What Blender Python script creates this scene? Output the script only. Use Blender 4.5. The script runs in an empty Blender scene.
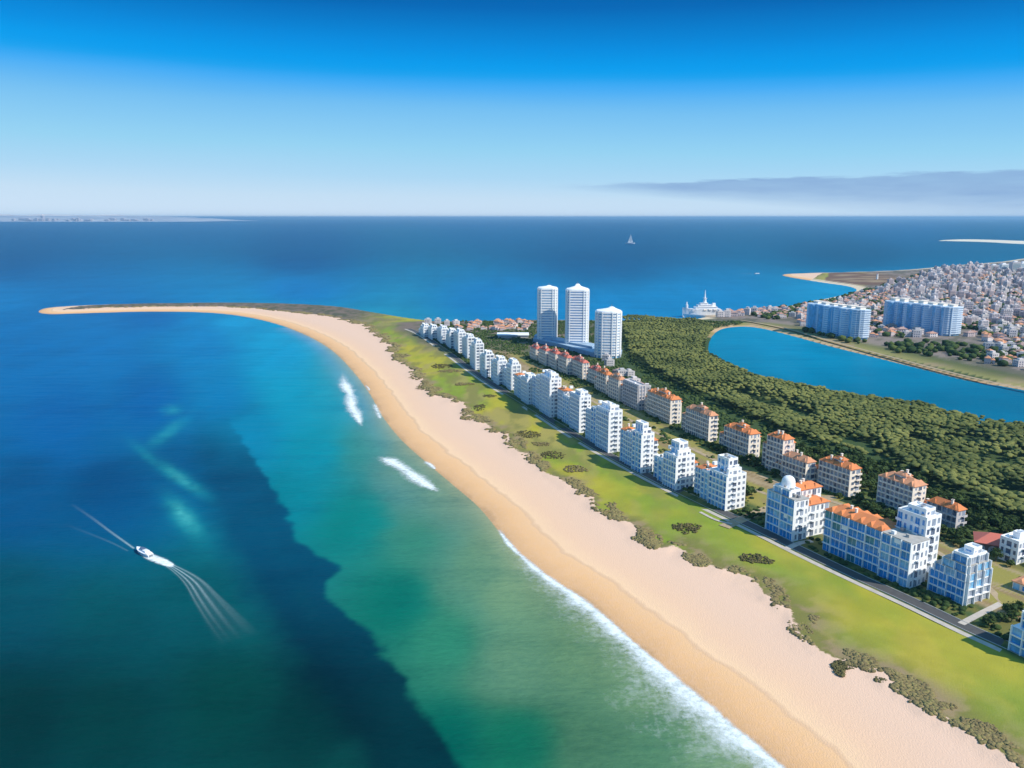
import bpy, math, random
import numpy as np
from math import radians, pi, sin, cos, tan, atan, atan2, hypot
from mathutils import Vector, Matrix
random.seed(7)
S = bpy.context.scene
C = S.collection

# ------------------------------------------------------------ camera
H = 150.0
PITCH = math.atan(167/800.0)
cam = bpy.data.objects.new('camera', bpy.data.cameras.new('camera'))
C.objects.link(cam); S.camera = cam
cam.location = (0, 0, H)
cam.rotation_euler = (pi/2 - PITCH, 0, 0)
cam.data.sensor_width = 36.0
cam.data.lens = 36.0*800/1024
cam.data.clip_start = 1.0
cam.data.clip_end = 300000.0

# ------------------------------------------------------------ sky, sun, exposure
SUN_EL = radians(43); SUN_AZ = radians(118)     # azimuth clockwise from +Y
sun_dir = Vector((sin(SUN_AZ)*cos(SUN_EL), cos(SUN_AZ)*cos(SUN_EL), sin(SUN_EL)))
W = bpy.data.worlds.new('World'); S.world = W; W.use_nodes = True
wt = W.node_tree; wn = wt.nodes; wl = wt.links
for n in list(wn): wn.remove(n)
def N(nodes, t, **kw):
    n = nodes.new(t)
    for k, v in kw.items(): setattr(n, k, v)
    return n
wo = N(wn, 'ShaderNodeOutputWorld'); bg = N(wn, 'ShaderNodeBackground'); bg.inputs['Strength'].default_value = 0.1
wl.new(bg.outputs[0], wo.inputs['Surface'])
sky = N(wn, 'ShaderNodeTexSky', sky_type='NISHITA', sun_disc=False, sun_elevation=SUN_EL, sun_rotation=SUN_AZ,
        altitude=150, air_density=1.0, dust_density=0.6, ozone_density=3.0)
tc = N(wn, 'ShaderNodeTexCoord'); sep = N(wn, 'ShaderNodeSeparateXYZ'); wl.new(tc.outputs['Generated'], sep.inputs[0])
def wmath(op, a, b=None, c=None, clamp=False):
    n = N(wn, 'ShaderNodeMath', operation=op); n.use_clamp = clamp
    for i, v in enumerate((a, b, c)):
        if v is None: continue
        if isinstance(v, (int, float)): n.inputs[i].default_value = v
        else: wl.new(v, n.inputs[i])
    return n.outputs[0]
def lin(c):
    return tuple(((v/255.0)/12.92 if v/255.0 <= 0.04045 else ((v/255.0+0.055)/1.055)**2.4) for v in c)
el = wmath('ARCSINE', sep.outputs['Z'])
az = wmath('ARCTAN2', sep.outputs['X'], sep.outputs['Y'])
eldeg = wmath('MULTIPLY', el, 180/pi)
# slightly uneven top edge of the pale haze layer
mpn = N(wn, 'ShaderNodeTexNoise'); mpn.inputs['Scale'].default_value = 2.2; mpn.inputs['Detail'].default_value = 2
mp = N(wn, 'ShaderNodeMapping'); mp.inputs['Scale'].default_value = (1, 1, 14); wl.new(tc.outputs['Generated'], mp.inputs[0]); wl.new(mp.outputs[0], mpn.inputs['Vector'])
elj = wmath('ADD', eldeg, wmath('MULTIPLY', wmath('SUBTRACT', mpn.outputs[0], 0.5), 0.5))
elj = wmath('ADD', elj, wmath('MULTIPLY', az, 1.1))
ramp = N(wn, 'ShaderNodeValToRGB'); wl.new(wmath('DIVIDE', wmath('ADD', elj, 2.0), 92.0, clamp=True), ramp.inputs[0])
stops = [(-2, (196, 224, 245)), (0, (205, 226, 246)), (1.2, (196, 222, 243)), (2.6, (172, 214, 242)), (4.5, (148, 208, 240)), (7.2, (112, 188, 240)), (8.5, (66, 170, 243)), (9.25, (12, 158, 236)),
         (9.8, (0, 154, 234)), (10.9, (0, 140, 222)), (13.5, (0, 102, 180)), (16, (0, 92, 170)), (28, (40, 130, 200)), (50, (105, 170, 222)), (90, (125, 180, 225))]
cr = ramp.color_ramp
while len(cr.elements) > 1: cr.elements.remove(cr.elements[-1])
for i, (e, c) in enumerate(stops):
    p = (e+2)/92.0
    if i == 0: el_ = cr.elements[0]; el_.position = p
    else: el_ = cr.elements.new(p)
    el_.color = (*lin(c), 1)
mul = N(wn, 'ShaderNodeVectorMath', operation='SCALE'); mul.inputs['Scale'].default_value = 10.0; wl.new(ramp.outputs[0], mul.inputs[0])
mixs = N(wn, 'ShaderNodeMix', data_type='RGBA'); mixs.inputs[0].default_value = 0.985
wl.new(sky.outputs[0], mixs.inputs[6]); wl.new(mul.outputs[0], mixs.inputs[7])
# low stratus bank far out over the sea, to the right
cn = N(wn, 'ShaderNodeTexNoise'); cn.inputs['Scale'].default_value = 1.0; cn.inputs['Detail'].default_value = 5; cn.inputs['Roughness'].default_value = .6
comb = N(wn, 'ShaderNodeCombineXYZ'); wl.new(wmath('MULTIPLY', az, 16.0), comb.inputs[0]); wl.new(wmath('MULTIPLY', el, 130.0), comb.inputs[1])
wl.new(comb.outputs[0], cn.inputs['Vector'])
azd = wmath('MULTIPLY', az, 180/pi)
grow = wmath('DIVIDE', wmath('SUBTRACT', azd, 2.0), 30.0, clamp=True)
top = wmath('ADD', wmath('MULTIPLY', grow, 0.65), wmath('ADD', 2.2, wmath('MULTIPLY', wmath('SUBTRACT', cn.outputs[0], .5), 0.75)))
a_top = wmath('DIVIDE', wmath('SUBTRACT', top, eldeg), 0.16, clamp=True)
bot = wmath('SUBTRACT', 1.95, wmath('MULTIPLY', grow, 2.5))
a_bot = wmath('DIVIDE', wmath('SUBTRACT', eldeg, bot), wmath('ADD', 0.3, wmath('MULTIPLY', grow, 1.5)), clamp=True)
cm = wmath('MULTIPLY', wmath('MULTIPLY', a_top, a_bot), wmath('MULTIPLY', wmath('DIVIDE', wmath('SUBTRACT', azd, 2.0), 9.0, clamp=True), wmath('ADD', .42, wmath('MULTIPLY', cn.outputs[0], .6), clamp=True)))
mixc = N(wn, 'ShaderNodeMix', data_type='RGBA'); wl.new(cm, mixc.inputs[0]); wl.new(mixs.outputs[2], mixc.inputs[6])
cc = lin((134, 168, 212)); mixc.inputs[7].default_value = (cc[0]*10, cc[1]*10, cc[2]*10, 1)
wl.new(mixc.outputs[2], bg.inputs['Color'])

sl = bpy.data.lights.new('sun', 'SUN'); sl.energy = 5.0; sl.angle = radians(0.55); sl.color = (1.0, 0.94, 0.83)
so = bpy.data.objects.new('sun', sl); C.objects.link(so); so.location = (600, -100, 900)
so.rotation_euler = (-sun_dir).to_track_quat('-Z', 'Y').to_euler()
S.view_settings.view_transform = 'Standard'; S.view_settings.look = 'None'
S.view_settings.exposure = 0.05; S.view_settings.gamma = 1.0; S.view_settings.use_curve_mapping = False
S.render.engine = 'CYCLES'
S.cycles.volume_step_rate = 4.0; S.cycles.volume_bounces = 0; S.cycles.max_bounces = 6

# ------------------------------------------------------------ helpers
cP, sP = cos(PITCH), sin(PITCH)
def P(px, py, z=0.0):
    """the world point at height z seen along the sight line (px, py) of the photograph"""
    a = (np.asarray(px, float)-512)/800.0; b = (384-np.asarray(py, float))/800.0
    dx = a; dy = cP + b*sP; dz = -sP + b*cP
    t = (z-H)/dz
    return np.stack([dx*t, dy*t], -1)
def PV(px, py, z=0.0):
    p = P(px, py, z); return Vector((float(p[0]), float(p[1]), z))
def proj(x, y, z):
    d = y*cP - (z-H)*sP
    return 512+800*x/d, 384-800*(y*sP+(z-H)*cP)/d
def smooth(pts, n=6, closed=True):
    p = np.array(pts, float); m = len(p); out = []
    rng = range(m if closed else m-1)
    for i in rng:
        if closed: p0, p1, p2, p3 = p[i-1], p[i], p[(i+1) % m], p[(i+2) % m]
        else: p0, p1, p2, p3 = p[max(i-1, 0)], p[i], p[i+1], p[min(i+2, m-1)]
        for k in range(n):
            t = k/n
            out.append(0.5*((2*p1)+(-p0+p2)*t+(2*p0-5*p1+4*p2-p3)*t*t+(-p0+3*p1-3*p2+p3)*t**3))
    if not closed: out.append(p[-1])
    return np.array(out)
def hsh(ix, iy, seed):
    with np.errstate(over='ignore'):
        h = (ix.astype(np.int64)*374761393 + iy.astype(np.int64)*668265263 + seed*974634777) & 0xffffffff
        h = ((h ^ (h >> 13))*1274126177) & 0xffffffff
        h = (h ^ (h >> 16)) & 0xffffff
    return h/float(0xffffff)
def vnoise(x, y, seed=0):
    ix = np.floor(x); iy = np.floor(y); fx = x-ix; fy = y-iy
    fx = fx*fx*(3-2*fx); fy = fy*fy*(3-2*fy)
    a = hsh(ix, iy, seed); b = hsh(ix+1, iy, seed); c = hsh(ix, iy+1, seed); d = hsh(ix+1, iy+1, seed)
    return (a*(1-fx)+b*fx)*(1-fy)+(c*(1-fx)+d*fx)*fy
def fbm(x, y, seed=0, o=4):
    s = 0; a = 0.5; t = 0
    for k in range(o):
        s = s + a*vnoise(x*2**k, y*2**k, seed+k*17); t += a; a *= .55
    return s/t                    # 0..1
def inside(pts, poly):
    x, y = pts[:, 0], pts[:, 1]; r = np.zeros(len(pts), bool)
    n = len(poly)
    for i in range(n):
        x1, y1 = poly[i]; x2, y2 = poly[(i+1) % n]
        if y1 == y2: continue
        c = (y1 > y) != (y2 > y)
        r ^= c & (x < (x2-x1)*(y-y1)/(y2-y1)+x1)
    return r
def dist_line(pts, poly, closed=True):
    d = np.full(len(pts), 1e18); n = len(poly)
    for i in range(n if closed else n-1):
        a = poly[i]; b = poly[(i+1) % n]; ab = b-a; L = (ab@ab)+1e-12
        t = np.clip(((pts-a)@ab)/L, 0, 1)
        q = pts-a-t[:, None]*ab
        d = np.minimum(d, q[:, 0]**2+q[:, 1]**2)
    return np.sqrt(d)
def sdist(pts, poly):
    return np.where(inside(pts, poly), 1.0, -1.0)*dist_line(pts, poly)
def sstep(a, b, x):
    t = np.clip((x-a)/(b-a), 0, 1); return t*t*(3-2*t)

# ------------------------------------------------------------ materials
MATS = {}
def new_mat(name):
    m = bpy.data.materials.new(name); m.use_nodes = True; MATS[name] = m
    nt = m.node_tree; b = nt.nodes['Principled BSDF']
    return m, nt, nt.nodes, nt.links, b
def mth(nt, op, a, b=None, c=None, clamp=False):
    n = nt.nodes.new('ShaderNodeMath'); n.operation = op; n.use_clamp = clamp
    for i, v in enumerate((a, b, c)):
        if v is None: continue
        if isinstance(v, (int, float)): n.inputs[i].default_value = v
        else: nt.links.new(v, n.inputs[i])
    return n.outputs[0]
def noise(nt, scale, detail=4, rough=.55, vec=None, coord='Object', mscale=None):
    t = nt.nodes.new('ShaderNodeTexNoise'); t.inputs['Scale'].default_value = scale
    t.inputs['Detail'].default_value = detail; t.inputs['Roughness'].default_value = rough
    if vec is None:
        if coord == 'World': vec = nt.nodes.new('ShaderNodeNewGeometry').outputs['Position']
        else: vec = nt.nodes.new('ShaderNodeTexCoord').outputs[coord]
    if mscale:
        mp = nt.nodes.new('ShaderNodeMapping'); mp.inputs['Scale'].default_value = mscale
        nt.links.new(vec, mp.inputs[0]); vec = mp.outputs[0]
    nt.links.new(vec, t.inputs['Vector'])
    return t.outputs[0]
def mixc_(nt, f, a, b, blend='MIX'):
    n = nt.nodes.new('ShaderNodeMix'); n.data_type = 'RGBA'; n.blend_type = blend
    for s, v in ((0, f), (6, a), (7, b)):
        if isinstance(v, (int, float)): n.inputs[s].default_value = v
        elif isinstance(v, tuple): n.inputs[s].default_value = (*v[:3], 1)
        else: nt.links.new(v, n.inputs[s])
    return n.outputs[2]
def bump(nt, b, h, strength, dist):
    n = nt.nodes.new('ShaderNodeBump'); n.inputs['Strength'].default_value = strength; n.inputs['Distance'].default_value = dist
    nt.links.new(h, n.inputs['Height']); nt.links.new(n.outputs[0], b.inputs['Normal'])
def simple(name, col, rough=.6, var=.12, scale=.8, metallic=0, spec=.4, bmp=0, alt=None):
    m, nt, nn, ll, b = new_mat(name)
    n = noise(nt, scale, 5, .6, coord='World')
    alt = alt or tuple(c*(1-var*2.2) for c in col)
    f = mth(nt, 'MULTIPLY', mth(nt, 'SUBTRACT', n, .38, clamp=True), 2.6, clamp=True)
    ll.new(mixc_(nt, f, tuple(min(1, c*(1+var*.4)) for c in col), alt), b.inputs['Base Color'])
    b.inputs['Roughness'].default_value = rough; b.inputs['Metallic'].default_value = metallic
    b.inputs['Specular IOR Level'].default_value = spec
    if bmp: bump(nt, b, n, bmp, .1)
    return m
def attr(nt, name, out='Fac'):
    a = nt.nodes.new('ShaderNodeAttribute'); a.attribute_name = name; return a.outputs[out]

M_WHITE = simple('white_render', (.88, .88, .88), .65, .05, .35)
M_WARM = simple('warm_white_render', (.88, .78, .67), .7, .07, .35)
M_PINK = simple('pale_pink_render', (.84, .70, .62), .7, .06, .4)
M_GREY = simple('grey_render', (.58, .55, .55), .7, .08, .4)
M_RAIL = simple('white_paint', (.87, .88, .89), .4, .03, 1.0)
M_TWHITE = simple('hazed_white_render', (.74, .67, .66), .8, .12, .05)  # town walls: distance haze put into the colour, muted towards mauve
M_TPINK = simple('hazed_pink_render', (.60, .50, .49), .8, .12, .05)
M_TTILE = simple('hazed_roof_tiles', (.50, .28, .21), .85, .15, .05)  # town roofs: red toned down in the colour for a hazier look
M_TTILE2 = simple('brown_roof_tiles', (.40, .27, .24), .85, .15, .05)
M_CONC = simple('concrete', (.42, .40, .37), .8, .1, .5)
M_DARKST = simple('dark_stone', (.14, .13, .13), .85, .2, .9)
M_METAL = simple('grey_metal', (.35, .36, .38), .4, .05, 1, metallic=.7)
M_HULL = simple('white_gloss_paint', (.82, .83, .86), .25, .03, .4)
M_SAIL = simple('sailcloth', (.82, .82, .82), .7, .03, .4)
M_WOOD = simple('brown_bark', (.10, .07, .05), .9, .2, 2)
def tile_mat(name, c1, c2, c3):
    m, nt, nn, ll, b = new_mat(name)
    n1 = noise(nt, .35, 4, .6, coord='World'); n2 = noise(nt, 3.0, 3, .6, coord='World')
    c = mixc_(nt, mth(nt, 'MULTIPLY', mth(nt, 'SUBTRACT', n1, .36, clamp=True), 3, clamp=True), c1, c2)
    c = mixc_(nt, mth(nt, 'MULTIPLY', mth(nt, 'SUBTRACT', n2, .5, clamp=True), 3, clamp=True), c, c3)
    ll.new(c, b.inputs['Base Color']); b.inputs['Roughness'].default_value = .85; b.inputs['Specular IOR Level'].default_value = .2
    bump(nt, b, n2, .5, .2)
    return m
M_TILE = tile_mat('terracotta_tiles', (.74, .25, .085), (.60, .21, .09), (.42, .16, .08))
M_TILE2 = tile_mat('faded_terracotta_tiles', (.68, .32, .17), (.56, .27, .16), (.42, .21, .14))
M_TILE3 = tile_mat('coral_roof_sheet', (.62, .17, .12), (.55, .17, .13), (.50, .18, .14))
def glass_mat(name, col, rough=.12):
    m, nt, nn, ll, b = new_mat(name)
    n = noise(nt, .45, 3, .6, coord='World')
    f = mth(nt, 'MULTIPLY', mth(nt, 'SUBTRACT', n, .35, clamp=True), 3, clamp=True)
    ll.new(mixc_(nt, f, col, tuple(c*.62 for c in col)), b.inputs['Base Color'])
    b.inputs['Roughness'].default_value = rough; b.inputs['Specular IOR Level'].default_value = .7
    return m
G_BLUE = glass_mat('blue_tinted_glass', (.035, .31, .72))
G_BLUE2 = glass_mat('light_blue_glass', (.22, .54, .85))
G_DARK = glass_mat('dark_glass', (.13, .17, .25))
G_GREY = glass_mat('grey_glass', (.36, .42, .52))
G_TEAL = glass_mat('teal_glass', (.05, .26, .34))

# ------------------------------------------------------------ mesh building
class MB:
    def __init__(s): s.v = []; s.f = []; s.m = []; s.mi = 0
    def quad(s, a, b, c, d):
        n = len(s.v); s.v += [tuple(a), tuple(b), tuple(c), tuple(d)]; s.f.append((n, n+1, n+2, n+3)); s.m.append(s.mi)
    def box(s, x0, x1, y0, y1, z0, z1, bottom=True):
        n = len(s.v)
        s.v += [(x0, y0, z0), (x1, y0, z0), (x1, y1, z0), (x0, y1, z0), (x0, y0, z1), (x1, y0, z1), (x1, y1, z1), (x0, y1, z1)]
        fs = [(4, 5, 6, 7), (0, 1, 5, 4), (1, 2, 6, 5), (2, 3, 7, 6), (3, 0, 4, 7)] + ([(3, 2, 1, 0)] if bottom else [])
        s.f += [tuple(n+i for i in f) for f in fs]; s.m += [s.mi]*len(fs)
    def prism(s, poly, z0, z1, topscale=1.0, top=None):
        n = len(s.v); k = len(poly)
        cx = sum(p[0] for p in poly)/k; cy = sum(p[1] for p in poly)/k
        tp = top or [(cx+(x-cx)*topscale, cy+(y-cy)*topscale) for x, y in poly]
        s.v += [(x, y, z0) for x, y in poly] + [(x, y, z1) for x, y in tp]
        s.f.append(tuple(n+k+i for i in range(k))); s.m.append(s.mi)
        s.f.append(tuple(n+k-1-i for i in range(k))); s.m.append(s.mi)
        for i in range(k):
            j = (i+1) % k; s.f.append((n+i, n+j, n+k+j, n+k+i)); s.m.append(s.mi)
    def hip(s, x0, x1, y0, y1, z0, h, over=.5, thick=.25):
        """hipped roof with eaves; ridge along the longer side"""
        x0 -= over; x1 += over; y0 -= over; y1 += over
        s.box(x0, x1, y0, y1, z0, z0+thick)
        w, l = x1-x0, y1-y0; z0 = z0+thick; n = len(s.v)
        e = .04
        if l >= w: r0 = ((x0+x1)/2, y0+w*.45); r1 = ((x0+x1)/2, y1-w*.45)
        else: r0 = (x0+l*.45, (y0+y1)/2); r1 = (x1-l*.45, (y0+y1)/2)
        s.v += [(x0+e, y0+e, z0), (x1-e, y0+e, z0), (x1-e, y1-e, z0), (x0+e, y1-e, z0), (*r0, z0+h), (*r1, z0+h)]
        fs = [(0, 1, 4), (1, 2, 5, 4), (2, 3, 5), (3, 0, 4, 5)] if l >= w else [(0, 1, 5, 4), (1, 2, 5), (2, 3, 4, 5), (3, 0, 4)]
        s.f += [tuple(n+i for i in f) for f in fs]; s.m += [s.mi]*4
    def mesh(s, name, mats):
        me = bpy.data.meshes.new(name); me.from_pydata(s.v, [], s.f)
        mats = mats if isinstance(mats, (list, tuple)) else [mats]
        for m in mats: me.materials.append(m)
        me.polygons.foreach_set('material_index', [min(i, len(mats)-1) for i in s.m])
        me.update(); return me
    def build(s, name, mats, parent=None, loc=None, rz=0):
        o = bpy.data.objects.new(name, s.mesh(name, mats)); C.objects.link(o)
        if parent: o.parent = parent
        if loc is not None: o.location = loc; o.rotation_euler = (0, 0, rz)
        return o
def thing(name, label, cat, loc=(0, 0, 0), rz=0, group=None):
    o = bpy.data.objects.new(name, None); C.objects.link(o); o.location = loc; o.rotation_euler = (0, 0, rz)
    o.empty_display_size = 1
    return tag(o, label, cat, group)
def tag(o, label=None, cat=None, group=None, kind=None):
    if label: o['label'] = label
    if cat: o['category'] = cat
    if group: o['group'] = group
    if kind: o['kind'] = kind
    return o
def np_mesh(name, verts, faces, mat, smooth_=True):
    me = bpy.data.meshes.new(name); nv = len(verts); nf, k = faces.shape
    me.vertices.add(nv); me.vertices.foreach_set('co', verts.astype(np.float32).ravel())
    me.loops.add(nf*k); me.loops.foreach_set('vertex_index', faces.astype(np.int32).ravel())
    me.polygons.add(nf); me.polygons.foreach_set('loop_start', np.arange(0, nf*k, k, dtype=np.int32))
    try: me.polygons.foreach_set('loop_total', np.full(nf, k, np.int32))
    except Exception: pass
    me.update(calc_edges=True)
    if smooth_: me.polygons.foreach_set('use_smooth', np.ones(nf, bool))
    me.materials.append(mat)
    return me
def fattr(me, name, arr):
    a = me.attributes.new(name, 'FLOAT', 'POINT'); a.data.foreach_set('value', arr.astype(np.float32))
def cattr(me, name, arr):
    a = me.attributes.new(name, 'FLOAT_COLOR', 'POINT')
    c = np.ones((len(arr), 4), np.float32); c[:, :3] = arr; a.data.foreach_set('color', c.ravel())
# ------------------------------------------------------------ coast lines (ground positions read off the photograph)
shore_px = [(900, 900), (780, 768), (735, 728), (690, 690), (640, 648), (590, 605), (548, 577), (520, 555), (503, 536), (480, 508), (456, 487), (430, 465),
    (402, 440), (382, 415), (371, 395), (354, 372), (332, 350), (302, 333), (262, 320), (215, 313), (150, 311.5), (90, 313), (50, 314), (39, 311.5), (52, 307.5),
    (110, 304.5), (180, 303), (260, 303), (330, 306), (370, 312), (410, 318.5), (440, 321.5), (480, 321), (530, 320), (620, 320.5), (650, 318.5), (668, 318.5),
    (690, 319.5), (712, 316), (722, 312.5), (745, 310), (775, 308), (800, 304), (830, 298), (856, 291.5), (850, 286.5), (820, 282), (783, 275.5), (800, 273.5),
    (850, 272.2), (905, 270), (950, 266), (1000, 262), (1060, 256), (1300, 246), (2000, 246), (2200, 300), (2200, 900), (1500, 1100)]
LAND = P(*smooth(shore_px, 6).T)
lag_px = [(708, 347), (712, 336), (722, 329), (740, 326.5), (760, 328), (790, 335), (830, 346), (870, 356), (920, 368.5), (970, 381), (1024, 390), (1200, 425),
    (1400, 470), (1400, 500), (1200, 462), (1024, 430), (980, 425), (930, 413), (880, 403), (840, 394), (790, 385), (765, 380), (742, 371), (724, 361), (710, 354)]
LAG = P(*smooth(lag_px, 5).T)
gr_px = [(1120, 860), (1024, 768), (990, 745), (940, 716), (890, 680), (850, 662), (812, 642), (790, 614), (762, 592), (735, 574), (700, 563), (680, 548), (655, 548), (640, 532),
    (612, 520), (590, 500), (560, 477), (530, 462), (503, 434), (478, 422), (455, 402), (430, 391), (415, 372), (400, 360), (386, 342), (368, 327), (345, 320), (320, 315),
    (280, 311), (232, 307), (180, 306.3), (110, 307.5), (60, 309.5), (110, 303), (200, 300), (400, 300), (760, 290), (900, 262), (1500, 240), (2400, 300), (2400, 900), (1500, 1100)]
GR = P(*smooth(gr_px, 5).T, 2.9)
road_px = [(1180, 742), (1024, 662), (960, 632), (900, 603), (850, 580), (800, 556), (750, 531), (700, 507), (650, 482), (600, 455), (560, 431), (520, 405), (480, 380), (445, 354), (420, 336), (405, 329)]
ROAD = P(*smooth(road_px, 5, False).T, 3.0)
def offs(line, d):
    t = np.gradient(line, axis=0); t /= np.linalg.norm(t, axis=1)[:, None]
    return line + np.stack([t[:, 1], -t[:, 0]], -1)*d       # +d = to the right of travel
def zland(s): return np.where(s > 0, 3.0*(1-np.exp(-np.maximum(s, 0)/24.0)), np.maximum(s*.05, -3))

# ------------------------------------------------------------ fan-shaped ground grid, fine near the camera
def fan(py_list, ncol, amax=1.25):
    ds = np.array([P(512, y)[1] for y in py_list])
    az_ = np.arctan(np.linspace(-amax, amax, ncol))
    D_, A_ = np.meshgrid(ds, az_, indexing='ij')
    return D_, A_
rows = list(np.arange(930, 330, -1.7)) + list(np.arange(330, 255, -0.9)) + list(np.arange(255, 219, -1.0)) + [218.9, 218.5]
ds = np.array([P(512, y)[1] for y in rows]); nr = len(rows)
tx = np.linspace(-1.15, 1.15, 760); nc = len(tx)
X = ds[:, None]*tx[None, :]*(1.02); Y = np.repeat(ds[:, None], nc, 1)
pts = np.stack([X.ravel(), Y.ravel()], -1)
near = pts[:, 1] < 5200
def big_sd(poly):
    r = np.full(len(pts), -3000.0); r[near] = sdist(pts[near], poly); return r
s_land = big_sd(LAND); s_lag = big_sd(LAG)
idx = np.arange(nr*nc).reshape(nr, nc)
quads = np.stack([idx[:-1, :-1], idx[:-1, 1:], idx[1:, 1:], idx[1:, :-1]], -1).reshape(-1, 4)
def submesh(name, sel_face, z, mat, attrs):
    q = quads[sel_face]; used, inv = np.unique(q, return_inverse=True); q = inv.reshape(-1, 4)
    v = np.column_stack([pts[used], z[used]])
    me = np_mesh(name, v, q, mat)
    for nme, arr in attrs.items():
        (cattr if arr.ndim == 2 else fattr)(me, nme, arr[used])
    o = bpy.data.objects.new(name, me); C.objects.link(o); return o
wx, wy = pts[:, 0], pts[:, 1]
# ---- terrain height
s_eff = np.minimum(s_land, -s_lag)
gn = fbm(wx/9, wy/9, 3); gl = fbm(wx/40, wy/40, 5, 3)
s_gr = np.full(len(pts), -500.0); s_gr[near] = sdist(pts[near], GR)
# ragged edge of the green
s_grn = s_gr + (fbm(wx/14, wy/14, 11, 5)-.5)*15*np.clip(wy/420, .6, 1.6) + (vnoise(wx/3, wy/3, 12)-.5)*1.6
h = zland(s_eff)
h = h + np.exp(-(s_grn/5.0)**2)*(.25+.9*gn)*sstep(15, 40, s_eff) + sstep(0, 30, s_grn)*(gl-.5)*.6*sstep(10, 40, s_eff)
h = h - .12*sstep(16, 20, s_land)*np.exp(-np.maximum(s_land-20, 0)/5)      # small scarp at the tide mark
# ---- ground colours (albedo): what the ground is made of
def srgb(*c): return np.array(lin(c))
rd = np.full(len(pts), -999.0)
lf = ROAD
sel = near & (s_land > -5)
sgn_poly = np.vstack([ROAD, P([300, 300, 2400, 2400], [250, 240, 240, 1100])])
rd[sel] = sdist(pts[sel], np.vstack([ROAD, P([405, 700, 1500, 2400, 2400, 1400], [325, 300, 262, 262, 900, 900])]))
# rd > 0 : landward of the coast road
pxx, pyy = proj(wx, wy, 3.0)
lawnA = np.array([.40, .355, .038]); lawnB = np.array([.235, .30, .036]); lawnC = np.array([.47, .37, .05])
olive = np.array([.20, .19, .055]); brown = np.array([.24, .17, .085]); dgreen = np.array([.040, .065, .022])
tan_ = np.array([.40, .30, .19]); sand = np.array([.74, .62, .52]); townc = np.array([.25, .2, .18]); bankc = np.array([.30, .27, .10])
n1 = fbm(wx/45, wy/70, 21, 4)[:, None]; n2 = fbm(wx/6, wy/6, 22, 4)[:, None]; n3 = fbm(wx/18, wy/26, 23, 4)[:, None]
def mx(a, b, f): return a*(1-f)+b*f
col = mx(lawnB, lawnA, sstep(.35, .62, n1)); col = mx(col, lawnC, .5*sstep(.55, .75, n3))
col = col*(.88+.24*n2)
far_l = (.10+.90*sstep(300, 560, wy))[:, None]
col = mx(col, np.array([.34, .27, .10]), far_l*sstep(.50, .62, fbm(wx/16, wy/42, 24, 4)[:, None])*.7)
col = mx(col, olive*.95, far_l*sstep(.50, .60, fbm(wx/11, wy/30, 25, 4)[:, None])*.65)
# rougher growth towards the sand edge
edge = (np.exp(-(np.maximum(s_grn, 0)/(8.0+5.0*(wy < 380)))**2)*sstep(.22, .42, n3[:, 0]+.12*(wy < 330)))[:, None]
col = mx(col, mx(olive*.95, np.array([.30, .22, .12]), sstep(.4, .6, n2)), np.clip(edge*1.25, 0, 1))
# behind the road: yard strip, middle avenue, forest floor
r = rd[:, None]
col = mx(col, mx(dgreen*1.6, olive*.8, sstep(.4, .6, n2)), sstep(-1, 2, r))
row2 = P(*smooth([(1200, 640), (1024, 560), (935, 528), (860, 495), (800, 478), (750, 456), (700, 435), (640, 405), (590, 385), (550, 364), (520, 352), (480, 344), (450, 336)], 5, False).T, 3.0)
rd2 = np.full(len(pts), -999.0)
rd2[sel] = sdist(pts[sel], np.vstack([row2, P([450, 700, 1500, 2400, 2400, 1400], [325, 300, 262, 262, 900, 900])]))
mid = sstep(24, 30, r)*(1-sstep(-14, -8, rd2[:, None]))
col = mx(col, mx(np.array([.30, .26, .07]), brown*1.15, sstep(.42, .58, fbm(rd/7, wy/60, 31, 3)[:, None])), mid)
col = mx(col, tan_, mid*sstep(.62, .68, fbm(rd/4, wy/80, 33, 3)[:, None])*.8)
col = mx(col, dgreen*1.3, sstep(10, 22, rd2[:, None]))
# bare brown neck, seaward end of the district
neck = (sstep(640, 760, wy)*sstep(2, 12, rd))[:, None]
neck2 = (sstep(820, 960, wy)*(1-sstep(80, 140, wx)))[:, None]
col = mx(col, mx(np.array([.20, .15, .12]), np.array([.12, .12, .07]), sstep(.4, .6, n3)), neck2*sstep(-30, 0, r))
# the spit: brown scrub with pale gaps
spit = (1-sstep(-260, -150, wx))*sstep(850, 950, wy)
col = mx(col, mx(np.array([.20, .15, .12]), np.array([.10, .10, .06]), sstep(.4, .6, n2)), spit[:, None])
# town side
tw = np.zeros(len(pts)); TOWN = P(*smooth([(700, 325), (735, 321), (800, 328), (860, 344), (1024, 378), (2000, 600), (2300, 300), (1300, 250), (900, 262), (860, 285), (800, 303), (720, 314)], 3).T, 3.0)
tw[near] = sdist(pts[near], TOWN)
col = mx(col, mx(townc, np.array([.13, .12, .09]), sstep(.4, .6, n3)), sstep(0, 20, tw)[:, None])
headland = (sstep(1700, 1800, wy)*(1-sstep(900, 1050, wx)))[:, None]
col = mx(col, mx(np.array([.17, .10, .07]), np.array([.33, .24, .15]), sstep(.56, .70, fbm(wx/120, wy/40, 44, 3)[:, None])), headland*(tw > -80)[:, None]*sstep(1750, 1800, wy)[:, None])
bank = (np.exp(-(np.maximum(-s_lag, 0)/34.0)**2)*((tw > -30) | (pyy < 335)))[:, None]
col = mx(col, mx(bankc, np.array([.36, .27, .15]), sstep(.45, .7, n3)), np.clip(bank*1.4, 0, 1)*(pyy[:, None] > 322))
lagsand = ((1-sstep(5, 9, -s_lag))*((tw > -60)))[:, None]
col = mx(col, np.array([.60, .40, .24]), lagsand*(s_lag < 2)[:, None])
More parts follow.
